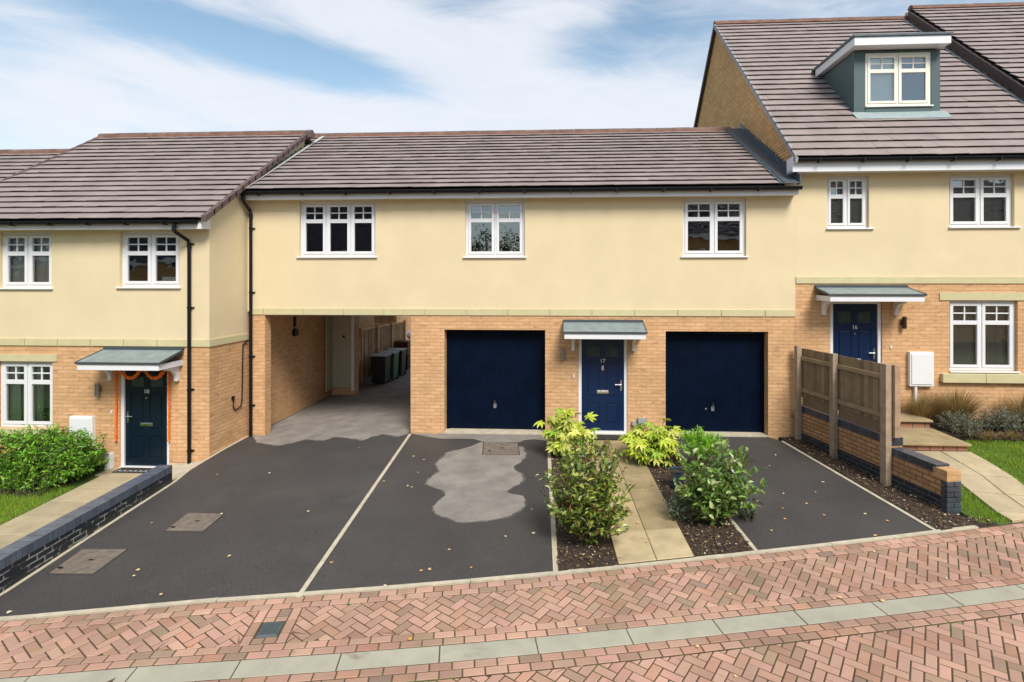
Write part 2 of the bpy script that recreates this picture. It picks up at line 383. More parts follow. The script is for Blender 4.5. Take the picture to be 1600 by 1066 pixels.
def ptint():
    r=rnd.random()
    if r<.03: b=(.74,.76,.72)
    elif r<.16: b=(.88,.85,.78)
    elif r<.32: b=(1.0,.84,.76)
    else: b=(1.12,1.0,.97)
    k=rnd.uniform(.84,1.12); return tuple(round(c*k*rnd.uniform(.97,1.03),3) for c in b)
def block(m,poly,tint,gap=.006,h=0.,zf=gz0,bev=.005):
    if len(poly)<3: return
    if area(poly)<0: poly=poly[::-1]
    if area(poly)<.0006: return
    o=inset(poly,gap); 
    if not o or area(o)<.0003: return
    t=inset(o,bev)
    if not t or area(t)<=0: return
    tw=.012 if area(poly)<.03 else .001; tx,ty=rnd.uniform(-tw,tw),rnd.uniform(-tw,tw); cx,cy=o[0]; dz=rnd.uniform(-.001,.001)+h
    lo=[(x,y,zf(x,y)-.02) for x,y in o]; mi=[(x,y,zf(x,y)-.005+dz+tx*(x-cx)+ty*(y-cy)) for x,y in o]; up=[(x,y,zf(x,y)+dz+tx*(x-cx)+ty*(y-cy)) for x,y in t]
    i=len(m.v); n=len(o); m.v+=lo+mi+up
    m.f.append(tuple(i+2*n+k for k in range(n))); m.t.append(tint); m.m.append(0)
    for L in (0,1):
        for k in range(n):
            m.f.append((i+L*n+k,i+L*n+(k+1)%n,i+(L+1)*n+(k+1)%n,i+(L+1)*n+k)); m.t.append(tint); m.m.append(0)
COVC=gr(422,983)
def cover_hole(poly):
    cx=sum(p[0] for p in poly)/len(poly)-COVC[0]; cy=sum(p[1] for p in poly)/len(poly)-COVC[1]
    n,t=knorm(COVC[0]); a=cx*t[0]+cy*t[1]; b=cx*n[0]+cy*n[1]
    return a,b
def herring(m,offa,offb,x0,x1,ang=45,skiphole=False,origin=(0,-6)):
    U=.1; lim=170
    T=knorm(0)[1]; base=math.atan2(T[1],T[0])+R(ang); ca,sa=math.cos(base),math.sin(base)
    def W(u,v): return (origin[0]+(u*ca-v*sa)*U, origin[1]+(u*sa+v*ca)*U)
    for i in range(-lim,lim):
        for j in range(-lim,lim):
            k=(i-j)%4
            if k==0: q=[(i,j),(i+2,j),(i+2,j+1),(i,j+1)]
            elif k==3: q=[(i,j),(i+1,j),(i+1,j+2),(i,j+2)]
            else: continue
            cx,cy=W(sum(p[0] for p in q)/4,sum(p[1] for p in q)/4)
            if cx<x0 or cx>x1 : continue
            d=(kerb(cx)-cy)*-knorm(cx)[0][1]
            A=offa(cx);B=offb(cx)
            if d<A-.15 or d>B+.15: continue
            poly=[W(*p) for p in q]
            n,t=knorm(cx)
            pa=koff(cx,A); poly=clip(poly,pa,n)
            if len(poly)<3: continue
            pb=koff(cx,B); poly=clip(poly,pb,(-n[0],-n[1]))
            if len(poly)<3: continue
            if skiphole:
                a,b=cover_hole(poly)
                if abs(a)<.36 and True:
                    # clip to the sides of the brick frame round the little cover
                    nn,tt=knorm(COVC[0]); sgn=1 if a>0 else -1
                    if abs(a)<.30: 
                        if abs(a)<.12: continue
                    pe=(COVC[0]+tt[0]*.22*sgn,COVC[1]+tt[1]*.22*sgn); poly=clip(poly,pe,(tt[0]*sgn,tt[1]*sgn))
                    if len(poly)<3: continue
            block(m,poly,ptint())
def course(m,offf,n,x0=-13.,x1=12.,L=.2,Wd=.1,phase=0.,light=1.):
    x=x0+phase
    while x<x1:
        nx_,tx=knorm(x); dx=L*tx[0]
        A=offf(x)+n*Wd; A2=offf(x+dx)+n*Wd
        poly=[koff(x,A),koff(x,A+Wd),koff(x+dx,A2+Wd),koff(x+dx,A2)]
        t=ptint(); block(m,poly,tuple(c*light for c in t)); x+=dx
m=MB()
course(m,lambda x:.03,0); course(m,lambda x:.03,1,phase=.1)
herring(m,lambda x:.23,lambda x:wch(x)-.2,-12,11,skiphole=True)
course(m,lambda x:wch(x)-.2,0,phase=.04); course(m,lambda x:wch(x)-.2,1,phase=.13)
# frame of blocks round the small cover
n_,t_=knorm(COVC[0])
def LC(a,b): return (COVC[0]+t_[0]*a+n_[0]*b,COVC[1]+t_[1]*a+n_[1]*b)
_o=(kerb(COVC[0])-COVC[1])/-knorm(COVC[0])[0][1]*1.0; _o=(kerb(COVC[0])-COVC[1])*-knorm(COVC[0])[0][1]; top=.23-_o; bot=wch(COVC[0])-.2-_o
for sgn in(-1,1):
    b=top
    while b<bot-.02:
        e=min(b+.2,bot); a0,a1=sorted((.12*sgn,.22*sgn)); block(m,[LC(a0,b),LC(a1,b),LC(a1,e),LC(a0,e)],ptint()); b=e
for b0,b1 in((top,-.2),(-.2,-.12),(.12,.21),(.21,bot)):
    if b1-b0>.02:
        block(m,[LC(-.12,b0),LC(0,b0),LC(0,b1),LC(-.12,b1)],ptint());block(m,[LC(0,b0),LC(.12,b0),LC(.12,b1),LC(0,b1)],ptint())
tag(m.build('footway_paving',PAVE),kind='structure')
m=MB()
course(m,lambda x:wch(x)+.235,0,phase=.02,light=.93); course(m,lambda x:wch(x)+.235,1,phase=.11,light=.93)
herring(m,lambda x:wch(x)+.435,lambda x:6.5,-9,9,ang=45)
tag(m.build('road',PAVE),kind='structure')
m=MB(); x=-13.
while x<12:
    dx=.90*knorm(x)[1][0]; k=rnd.uniform(.88,1.1)
    block(m,[koff(x,wch(x)+.0),koff(x,wch(x)+.235),koff(x+dx,wch(x+dx)+.235),koff(x+dx,wch(x+dx)+.0)],(k,k,k),gap=.004,h=-.003); x+=dx
tag(m.build('drainage_channel',CONC),kind='structure')
# small cover
m=MB(); P=[LC(-.10,-.11),LC(.10,-.11),LC(.10,.11),LC(-.10,.11)]
block(m,P,(1,1,1),gap=.0,h=.0); P=[LC(-.085,-.095),LC(.085,-.095),LC(.085,.095),LC(-.085,.095)]
t=thing('access_cover','small dark grey square utility cover set in the red block footway','utility cover')
m.build('cover_frame',mat('cover_grey',(.10,.12,.125),.5,metal=.3,noise_amt=.2,noise_scale=30),t)
m=MB(); block(m,P,(1,1,1),h=.004); m.build('lid',mat('cover_lid',(.085,.11,.12),.45,metal=.4,bump=.6,bump_scale=90),t); rbase(t,(COVC[0],COVC[1],g(*COVC)))

# asphalt
DL0=gr(269,754); DL1=gr(0,928)
bedL0=gr(857,690);bedL1=gr(868.6,896)
R0=(2.02,-.02); bedR1=(2.39,kerb(2.39)); R1=gr(1222,690); R2=gr(1465,832)
def kline(a,b,n=8):
    return [(a+(b-a)*i/n,kerb(a+(b-a)*i/n)) for i in range(n+1)]
polyA=[(-6.97,-.9),DL0,DL1,(DL1[0]+.04,kerb(-6.42))]+kline(-6.40,bedL1[0])+[bedL0,(-.40,.30),(-2.64,.30),(-2.64,.0),(-3.34,0),(-3.34,16),(-7.3,16),(-6.97,3)]
tag(slab('driveway',polyA,g,ASPH,0,.3),kind='structure')
polyB=[R0]+[bedR1]+kline(2.42,R2[0],6)+[R2,R1,(4.20,.0),(4.20,.31),(2.06,.31)]
o=slab('driveway',polyB,g,ASPH,0,.3); tag(o,kind='structure')
# dry areas
def Z3(pts,ox,oy,sc_): return [(ox+x/sc_,oy+y/sc_) for x,y in pts]
def rough_outline(pp,amp=.012,seg=.05):
    out=[]
    for i in range(len(pp)):
        a,b=pp[i],pp[(i+1)%len(pp)]; L=math.hypot(b[0]-a[0],b[1]-a[1]); n=max(1,int(L/seg))
        for k in range(n):
            t=k/n; x=a[0]+(b[0]-a[0])*t; y=a[1]+(b[1]-a[1])*t
            v=noise.noise(Vector((x*9,y*9,1)))*amp*1.6+noise.noise(Vector((x*30,y*30,5)))*amp*.8; v2=noise.noise(Vector((x*9,y*9,7)))*amp*1.6
            out.append((x+v,y+v2))
    return out
DAMP=mat('damp_asphalt_edge',(.115,.103,.096),.75,spec=.3,noise_amt=.2,noise_scale=6,bump=.5,bump_scale=140,fine=.3)
def smooth_loop(P,it=1):
    for _ in range(it):
        Q=[]
        for i in range(len(P)):
            a,b=P[i],P[(i+1)%len(P)]
            Q+=[(a[0]*.75+b[0]*.25,a[1]*.75+b[1]*.25),(a[0]*.25+b[0]*.75,a[1]*.25+b[1]*.75)]
        P=Q
    return P
patch=Z3([(925,232),(840,272),(690,300),(690,325),(615,378),(655,410),(650,435),(548,508),(600,535),(680,560),(705,590),(640,640),(600,685),(640,735),(750,768),(775,785),(860,783),(1060,765),(1180,725),(1250,670),(1248,605),(1180,592),(1100,575),(1180,530),(1238,490),(1215,440),(1148,412),(1210,370),(1260,325),(1228,258),(1200,262),(1202,232),(945,228)],540,640,4.444)
pw=[gr(*p) for p in patch]
_cx=sum(p[0] for p in pw)/len(pw);_cy=sum(p[1] for p in pw)/len(pw)
rim=[(x+(x-_cx)*.035/max(.3,math.hypot(x-_cx,y-_cy)),y+(y-_cy)*.035/max(.3,math.hypot(x-_cx,y-_cy))) for x,y in smooth_loop(pw,1)]
tag(slab('damp_edge',rough_outline(rim,.03),g,DAMP,.002,0,step=.5),kind='structure')
tag(slab('dry_patch',rough_outline(smooth_loop(pw,1),.026,.025),g,DRY,.004,0,step=.5),kind='structure')
strip=[gr(*p) for p in Z3([(455,168),(560,190),(680,206),(800,203),(900,208),(955,226),(1080,229),(1210,228),(1240,214),(1300,208),(1392,216)],540,640,4.444)]
stp=strip+[(-.42,0.0),(-.46,.27),(-2.60,.27),(-2.62,0),(-3.33,0)]
tag(slab('dry_patch',stp,g,DRY,.004,0),kind='structure')
pas=[gr(*p) for p in Z3([(95,1030),(180,1042),(250,1052),(330,1035),(440,1008),(500,1014),(560,1016),(640,990),(720,998),(830,1016),(900,988),(980,972),(1080,990),(1155,964)],380,460,4.444)]
pas=rough_outline(pas+[(-3.36,-.02)],.022,.03)
pas=[p for i,p in enumerate(pas) if i<=max(j for j,q in enumerate(pas) if q[0]>-3.45)]
tag(slab('damp_edge',[(p[0],p[1]-.04-.03*noise.noise(Vector((p[0]*7,0,3)))) for p in pas]+[(-3.37,.2),(-6.9,.2)],g,DAMP,.002,0),kind='structure')
pasp=pas+[(-3.36,16),(-7.2,16),(-6.93,4),(-6.90,.02)]
tag(slab('dry_patch',pasp,g,DRY,.004,0),kind='structure')

# concrete edgings
def edging(name,pts,w=.055,lift=.012,seg=.9,mt=KERB):
    m=MB(); L=[]
    for (x0,y0),(x1,y1) in zip(pts,pts[1:]):
        l=math.hypot(x1-x0,y1-y0); n=max(1,round(l/seg)); dx,dy=(x1-x0)/l,(y1-y0)/l; nx,ny=-dy*w/2,dx*w/2
        for k in range(n):
            a=k/n*l+.003; b=(k+1)/n*l-.003; j=rnd.uniform(-.002,.002)
            P=[(x0+dx*a+nx+j,y0+dy*a+ny),(x0+dx*a-nx+j,y0+dy*a-ny),(x0+dx*b-nx+j,y0+dy*b-ny),(x0+dx*b+nx+j,y0+dy*b+ny)]
            i=len(m.v); zl=lift+rnd.uniform(-.002,.002)
            m.v+=[(x,y,g(x,y)-.2) for x,y in P]+[(x,y,g(x,y)+zl) for x,y in P]
            for f in ((4,7,6,5),(0,1,5,4),(1,2,6,5),(2,3,7,6),(3,0,4,7)): m.f.append(tuple(i+q for q in f)); m.t.append((1,1,1)); m.m.append(0)
    return tag(m.build(name,mt,bevel=.003),kind='structure')
edging('front_kerb',[(x,kerb(x)+.005) for x in (-6.5,-5.6,-4.7,-3.8,-2.9,-2,-1.1,-.2,.7,1.6,2.5,3.4,4.3,5.6)],w=.06)
edging('divider_kerb',[gr(641,679),gr(466,934)],w=.05,lift=.010,seg=2.9)
edging('bed_kerb',[bedL0,bedL1],w=.06); edging('bed_kerb',[R0,bedR1],w=.05); edging('bed_kerb',[R1,R2],w=.05)
edging('side_kerb',[(-6.96,-.02),(-6.96,-1.0),(-6.90,-2.0),(DL0[0]+.03,DL0[1]),(DL1[0]+.03,DL1[1]),(DL1[0]+.06,kerb(-6.4))],w=.05,lift=.006)

# garden path no 17
pT=[(.33,-.02),(1.36,-.02)]; pB0=gr(966,884); pB1=gr(1085,872)
pB0=(pB0[0],kerb(pB0[0])+.03); pB1=(pB1[0],kerb(pB1[0])+.03)
def lerp(a,b,t): return (a[0]+(b[0]-a[0])*t,a[1]+(b[1]-a[1])*t)
m=MB(); cuts=[0,.10,.22,.34,.46,.58,.70,.85,1.]
for i in range(8):
    for s in (0,1):
        a=lerp(lerp(pT[0],pT[1],s*.5),lerp(pB0,pB1,s*.5),cuts[i]); b=lerp(lerp(pT[0],pT[1],s*.5+.5),lerp(pB0,pB1,s*.5+.5),cuts[i])
        c=lerp(lerp(pT[0],pT[1],s*.5+.5),lerp(pB0,pB1,s*.5+.5),cuts[i+1]); d=lerp(lerp(pT[0],pT[1],s*.5),lerp(pB0,pB1,s*.5),cuts[i+1])
        k=rnd.uniform(.85,1.12)*(1.55 if i==7 else 1.22 if (i>=5 and s==0) else 1.); block(m,[a,b,c,d],(k,k*(1.04 if i==7 else 1),k*(1.15 if i==7 else 1)),gap=.004,h=.03)
o=m.build('garden_path',SLAB); tag(o,kind='structure')
slab('path_base',[pT[0],pT[1],pB1,pB0],g,JOINT,.022,.2)['kind']='structure'
# beds
def soil_bed(name,poly,zf,lift=.01,amp=.03,chips=0,seed=1):
    o=slab(name,poly,lambda x,y: zf(x,y)+lift+amp*noise.noise(Vector((x*5,y*5,seed)))+amp*.5*noise.noise(Vector((x*16,y*16,seed))),SOIL,0,.25,step=.06); tag(o,kind='structure'); return o
bedA=[(-.33,-.02),(pT[0][0],-.02),pB0,(bedL1[0]+.03,kerb(bedL1[0])+.035),(bedL0[0]+.035,bedL0[1])]
bedB=[(pT[1][0],-.02),(2.0,-.02),(bedR1[0]-.03,bedR1[1]+.03),pB1]
soil_bed('planting_bed',bedA,g,seed=2); soil_bed('planting_bed',bedB,g,seed=3)
WL=[(4.75,.0),(5.47,-3.45)]
bedC=[(R1[0]+.03,R1[1]+.25),(4.76,0),(5.50,-3.5),(5.9,-3.6),(5.95,kerb(5.95)+.03),(5.55,kerb(5.55)+.03),(R2[0]+.03,R2[1]+.02)]
soil_bed('planting_bed',bedC,g,seed=4,amp=.025)
# litter chips on the beds
def chips(name,polys,n,zf,size=(.012,.035),label=None):
    m=MB(); k=0
    while k<n:
        P=rnd.choice(polys); x=rnd.uniform(min(p[0] for p in P),max(p[0] for p in P)); y=rnd.uniform(min(p[1] for p in P),max(p[1] for p in P))
        if not inpoly(x,y,P): continue
        k+=1; s=rnd.uniform(*size); a=rnd.random()*6.28; z=zf(x,y)+.03+rnd.uniform(0,.012)
        t=rnd.choice([(1.2,1.5,2.3),(.45,.45,.5),(.3,.3,.3),(.35,.2,.12),(.6,.6,.7),(.25,.2,.2),(.22,.16,.12),(.18,.15,.12),(.3,.25,.2)]) 
        pts=[]
        for q in range(5):
            b=a+q*1.256; r=s*rnd.uniform(.4,1)*(1 if q%2 else .6); pts.append((x+math.cos(b)*r,y+math.sin(b)*r,z+rnd.uniform(-.008,.012)))
        m.face(pts,t)
    return tag(m.build(name,LITTER),label,None,kind='stuff')
chips('bark_litter',[bedA,bedB,bedC],3600,g)

# ------------------------------------------------------------------ house building blocks
def holes_wall(m,x0,x1,z0,z1,y,holes,rev=.1,mi=0,thick=None):
    X=sorted(set([x0,x1]+[h[0] for h in holes]+[h[1] for h in holes])); Z=sorted(set([z0,z1]+[h[2] for h in holes]+[h[3] for h in holes]))
    X=[a for a in X if x0<=a<=x1]; Z=[a for a in Z if z0<=a<=z1]
    for a,b in zip(X,X[1:]):
        for c,d in zip(Z,Z[1:]):
            cx,cz=(a+b)/2,(c+d)/2
            if any(h[0]<cx<h[1] and h[2]<cz<h[3] for h in holes): continue
            m.face([(a,y,c),(b,y,c),(b,y,d),(a,y,d)],m=mi)
    for h in holes:
        r=h[4] if len(h)>4 else rev
        a,b,c,d=h[:4]; c=max(c,z0); d=min(d,z1)
        if c>=d: continue
        m.face([(a,y,c),(a,y,d),(a,y+r,d),(a,y+r,c)],m=mi); m.face([(b,y,c),(b,y+r,c),(b,y+r,d),(b,y,d)],m=mi)
        if h[3]<=z1: m.face([(a,y,d),(b,y,d),(b,y+r,d),(a,y+r,d)],m=mi)
        if h[2]>=z0: m.face([(a,y,c),(a,y+r,c),(b,y+r,c),(b,y,c)],m=mi)
def window(house,x0,x1,z0,z1,y,n=2,inset=.07,kind='dark',sill=True,label=None,mt=None,uz=.27,room=True,fr=.062,sa=.06,sx=(.05,.04)):
    mt=mt or WHITE
    Y=y+inset; m=MB(); gp=MB()
    def bar(a,b,c,d,ya,yb): m.box(a,b,ya,yb,c,d)
    # outer frame
    bar(x0,x1,z1-.055,z1,Y,Y+.07); bar(x0,x1,z0,z0+.055,Y,Y+.07); bar(x0,x0+.05,z0+.055,z1-.055,Y,Y+.07); bar(x1-.05,x1,z0+.055,z1-.055,Y,Y+.07)
    iw=(x1-x0-.1-.03*(n-1))/n
    for k in range(n):
        a=x0+.05+k*(iw+.03); b=a+iw
        if k: bar(a-.03,a,z0+.055,z1-.055,Y+.002,Y+.068)
        za,zb=z0+.055,z1-.055; q=.004
        a+=q; b-=q
        ys,ye=Y-.012,Y+.05
        bar(a,a+sa,za+q,zb-q,ys,ye); bar(b-sa,b,za+q,zb-q,ys,ye); bar(a+sa,b-sa,za+q,za+sa,ys,ye); bar(a+sa,b-sa,zb-sa,zb-q,ys,ye)
        zt=zb-sa-uz; bar(a+sa,b-sa,zt-.085,zt,ys+.003,ye-.003)
        xm=(a+b)/2; zm=zt+uz/2; ys2=Y+.006
        bar(xm-.0125,xm+.0125,zt,zb-sa,ys2,Y+.03); bar(a+sa,xm-.0125,zm-.0125,zm+.0125,ys2,Y+.03); bar(xm+.0125,b-sa,zm-.0125,zm+.0125,ys2,Y+.03)
        # panes
        for (pa,pb,pc,pd) in ((a+sa,b-sa,za+sa,zt-.085),(a+sa,xm-.0125,zt,zm-.0125),(xm+.0125,b-sa,zt,zm-.0125),(a+sa,xm-.0125,zm+.0125,zb-sa),(xm+.0125,b-sa,zm+.0125,zb-sa)):
            j=rnd.uniform(-.004,.004); j2=rnd.uniform(-.003,.003)
            gp.face([(pa,Y+.02+j,pc),(pb,Y+.02-j,pc),(pb,Y+.02-j+j2,pd),(pa,Y+.02+j+j2,pd)])
    o=m.build('window',mt,house,bevel=.004)
    if label:o['label']=label
    gp.build('pane',GLASS,o)
    if sill:
        s=MB(); s.box(x0-sx[0],x1+sx[1],y-.045,Y+.0,z0-.032,z0-.002); s.build('sill',mt,o,bevel=.006)
    if room:
        r=MB(); dp=1.6; e=.12
        a,b,c,d=x0-e,x1+e,z0-e,z1+.1; yy=Y+.075; yb=yy+dp
        r.face([(a,yb,c),(b,yb,c),(b,yb,d),(a,yb,d)]);r.face([(a,yy,c),(a,yb,c),(a,yb,d),(a,yy,d)]);r.face([(b,yb,c),(b,yy,c),(b,yy,d),(b,yb,d)]);r.face([(a,yy,d),(a,yb,d),(b,yb,d),(b,yy,d)]);r.face([(a,yy,c),(b,yy,c),(b,yb,c),(a,yb,c)])
        r.build('interior_wall',ROOM,o)
    if kind in('blind','darkblind'):
        s=MB(); z=z1-.10
        while z>z0+.08:
            M=Matrix.Translation((0,Y+.11,z))@Matrix.Rotation(R(62),4,'X'); s.box(x0+.06,x1-.06,-.021,.021,-.0012,.0012,mat=M); z-=.034
        for xx in (x0+.3,x1-.3): s.box(xx-.004,xx+.004,Y+.085,Y+.087,z0+.08,z1-.08)
        s.build('blind',BLIND if kind=='blind' else BLINDD,o)
    if kind=='blindlow':
        s=MB(); s.box(x1-.50,x1-.14,Y+.12,Y+.30,z0+.06,z0+.20); s.build('window_box',BLIND,o,bevel=.01)
    if kind=='blindhalf':
        s=MB(); s.face([(x0+.06,Y+.10,z0+.08),((x0+x1)/2,Y+.10,z0+.08),((x0+x1)/2,Y+.10,z1-.08),(x0+.06,Y+.10,z1-.08)]); s.build('blind',BLIND,o)  # pale sheet added behind the left panes to stand in for reflected sky
    if kind=='curtain':
        s=MB()
        for (ca,cb) in ((x0+.05,x0+.30),(x1-.63,x1-.38),(x0+.34,x0+.52)):
            nn=24
            for k in range(nn):
                u0=ca+(cb-ca)*k/nn;u1=ca+(cb-ca)*(k+1)/nn
                y0_=Y+.13+.025*math.sin(k*1.3);y1_=Y+.13+.025*math.sin((k+1)*1.3)
                s.face([(u0,y0_,z0+.08),(u1,y1_,z0+.08),(u1,y1_,z1-.1),(u0,y0_,z1-.1)])
        s.build('curtain',CURT,o)
    return o
def tiles(m,x0,x1,Ye,Ze,Yr,Zr,gauge,w=.30,skip=None,jit=1.,light=1.):
    L=math.hypot(Yr-Ye,Zr-Ze); sy,sz=(Yr-Ye)/L,(Zr-Ze)/L; ny,nz=-sz,sy
    n=max(1,round(L/gauge)); gg=L/n
    def P(x,s,h): return (x,Ye+sy*s+ny*h,Ze+sz*s+nz*h)
    for r in range(n):
        x=x0-(.5*w if r%2 else 0)
        while x<x1-.001:
            a=max(x,x0); b=min(x+w,x1); x+=w
            if b-a<.02: continue
            s0=r*gg+rnd.uniform(-.004,.004)*jit; s1=min(s0+gg+.02,L+.01)
            if skip and skip((a+b)/2,s0+gg/2,a,b,s0,s1): continue
            h=.046+rnd.uniform(-.003,.004)*jit; h2=.006; t=.012; tl=rnd.uniform(-.003,.003)*jit
            k=rnd.uniform(.965,1.035)*light; q=rnd.uniform(.99,1.01); tt=(k*q,k,k/q)
            g2=.0009; a+=g2;b-=g2
            i=len(m.v)
            m.v+=[P(a,s0,h+tl),P(b,s0,h-tl),P(b,s1,h2),P(a,s1,h2),P(a,s0,h+tl-t),P(b,s0,h-tl-t),P(b,s1,h2-t),P(a,s1,h2-t)]
            for f in ((0,1,2,3),(4,5,1,0),(7,6,5,4),(5,6,2,1),(7,4,0,3)): m.f.append(tuple(i+u for u in f)); m.t.append(tt); m.m.append(0)
    return L,n,gg
def roof(house,x0,x1,Ye,Ze,Yr,Zr,gauge,Yb=None,skip=None,ridge=True,light=1.):
    m=MB(); L,n,gg=tiles(m,x0,x1,Ye,Ze,Yr,Zr,gauge,skip=skip,light=light)
    # deck beneath the tiles, tinted dark to paint shade into the course gaps
    dz=.02
    m.face([(x0,Ye+.01,Ze-dz),(x1,Ye+.01,Ze-dz),(x1,Yr,Zr-dz),(x0,Yr,Zr-dz)],(.06,.06,.06))
    Yb=Yb if Yb is not None else 2*Yr-Ye; Zb=Ze
    m.face([(x1,Yb,Zb),(x0,Yb,Zb),(x0,Yr,Zr),(x1,Yr,Zr)])
    o=m.build('roof',TILE,house)
    if ridge:
        r=MB(); x=x0-.01
        while x<x1:
            b=min(x+.45,x1+.02); k=rnd.uniform(.8,1.15)
            pts=[(Yr+.125*math.cos(a),Zr+.0+.095*math.sin(a)) for a in [math.pi*i/8 for i in range(9)]]
            j=rnd.uniform(-.003,.004)
            i=len(r.v)
            for X in (x+.004,b-.004):
                r.v+=[(X,p[0],p[1]+j) for p in pts]
            for q in range(8): r.f.append((i+q,i+9+q,i+10+q,i+q+1)); r.t.append((k,k,k)); r.m.append(0)
            r.f.append(tuple(i+q for q in range(9)));r.f.append(tuple(i+17-q for q in range(9))); r.t+=[(k,k,k)]*2; r.m+=[0,0]
            x=b
        r.box(x0,x1,Yr-.132,Yr-.115,Zr-.045,Zr+.006,tint=(1.5,1.1,.9))
        r.build('ridge_tiles',RIDGE,o)
    return o
def gutter(house,x0,x1,y,z,r=.058,nb=.95):
    m=MB(); pts=[(y+r*math.cos(a),z+r*math.sin(a)*1.0) for a in [math.pi+math.pi*i/8 for i in range(9)]]
    pts2=[(y+(r-.006)*math.cos(a),z+(r-.006)*math.sin(a)) for a in [2*math.pi-math.pi*i/8 for i in range(9)]]
    P=[(pts[0][0],pts[0][1]+.012)]+pts+[(pts[-1][0],pts[-1][1]+.012)]+pts2
    m.prism(P,'x',x0,x1)
    x=x0+.4
    while x<x1-.1:
        m.box(x-.018,x+.018,y-r-.006,y+r+.02,z-r-.012,z-r+.03); m.box(x-.016,x+.016,y-r-.008,y-r+.004,z-r,z+.016); x+=nb
    for X in(x0,x1): m.prism([(p[0],p[1]) for p in pts],'x',X-.006,X+.006)
    return m.build('gutter',BLACKP,house)
def downpipe(house,x,yw,ztop,zbot,yg,brackets,xo=.0,kick=True):
    m=MB(); r=.034
    m.tube([(x-xo,yg,ztop),(x-xo,yg,ztop-.10),(x-xo*.9,yg+.02,ztop-.15),(x-.01,yw-.065,ztop-.30),(x,yw-.055,ztop-.36),(x,yw-.055,zbot+.05)]+([(x,yw-.055,zbot+.0)]),r,10)
    m.tube([(x-xo,yg,ztop-.05),(x-xo,yg,ztop-.14)],.042,10); m.tube([(x,yw-.055,ztop-.36),(x,yw-.055,ztop-.44)],.041,10)
    for z in brackets:
        m.box(x-.05,x+.075,yw-.03,yw-.0,z-.012,z+.012); m.tube([(x,yw-.055,z-.02),(x,yw-.055,z+.02)],.041,10)
    return m.build('downpipe',BLACKP,house,smooth=False)
def belt(house,x0,x1,z0,z1,y,L=.90,ph=0.,proud=.022):
    m=MB(); x=x0-ph
    while x<x1:
        a=max(x,x0)+.007;b=min(x+L,x1)-.007; x+=L
        if b-a<.02: continue
        k=rnd.uniform(.93,1.05)
        m.box(a,b,y-proud,y+.06,z0,z1)
    m.box(x0,x1,y-.003,y+.05,z0+.004,z1-.004)
    return m.build('belt_course',STONE,house)
def door(house,x0,x1,z0,z1,y,num,handle='r',mt=NAVY,frame=.065,plate=False):
    Y=y+.05
    f=MB(); f.box(x0,x0+frame,Y-.02,Y+.07,z0,z1); f.box(x1-frame,x1,Y-.02,Y+.07,z0,z1); f.box(x0+frame,x1-frame,Y-.018,Y+.07,z1-frame,z1)
    f.box(x0,x1,Y-.06,Y+.07,z0-.05,z0-.002)
    a,b,c,d=x0+frame,x1-frame,z0+.005,z1-frame
    m=MB(); yf=Y+.015; W=b-a; Hh=d-c
    # slab with six recessed panels
    cols=[(a+.13*W,a+.43*W),(a+.57*W,a+.87*W)]; rows=[(c+.08*Hh,c+.30*Hh),(c+.37*Hh,c+.73*Hh),(c+.80*Hh,c+.92*Hh)]
    holes=[(u,v,p,q,.012) for (u,v) in cols for (p,q) in rows]
    holes_wall(m,a,b,c,d,yf,holes)
    gl=MB()
    for (u,v,p,q,_) in holes:
        top=(p>c+.75*Hh)
        if top: gl.face([(u,yf+.012,p),(v,yf+.012,p),(v,yf+.012,q),(u,yf+.012,q)])
        else:
            e=.03; m.face([(u,yf+.012,p),(v,yf+.012,p),(v,yf+.012,q),(u,yf+.012,q)]) 
            m.box(u+e,v-e,yf-.002,yf+.011,p+e,q-e)
    o=m.build('door',mt,house,bevel=.003)
    gl.build('glazing',mat('door_glass',(.03,.05,.05),.08,spec=.6,noise_amt=.5,noise_scale=25),o)
    f.build('door_frame',WHITE,o,bevel=.004)
    h=MB(); hx=b-.06 if handle=='r' else a+.06; sg=-1 if handle=='r' else 1; hz=c+.98
    h.box(hx-.016,hx+.016,yf-.010,yf-.001,hz-.13,hz+.09); h.tube([(hx,yf-.008,hz),(hx,yf-.05,hz)],.010,8); h.tube([(hx,yf-.05,hz),(hx+sg*.13,yf-.052,hz+.002)],.010,8)
    h.build('handle',CHROME,o)
    l=MB(); cx=(a+b)/2; lz=c+.82; l.box(cx-.125,cx+.125,yf-.010,yf-.001,lz-.035,lz+.035); l.box(cx-.105,cx+.105,yf-.016,yf-.011,lz-.018,lz+.018); l.build('letterbox',CHROME,o,bevel=.003)
    text_mesh(num,.115,'number',mat('silver_number',(.8,.8,.8),.35,metal=.3),o,(cx,yf-.006,c+.755*Hh),.003)
    k=MB()
    if plate:
        k.box(cx-.024,cx+.024,yf-.012,yf-.001,c+.655*Hh,c+.705*Hh); k.box(cx-.012,cx+.012,yf-.03,yf-.012,c+.663*Hh,c+.697*Hh)
    else: k.tube([(cx,yf-.001,c+.69*Hh),(cx,yf-.014,c+.69*Hh)],.016,12)
    k.build('door_viewer',CHROME,o)
    return o
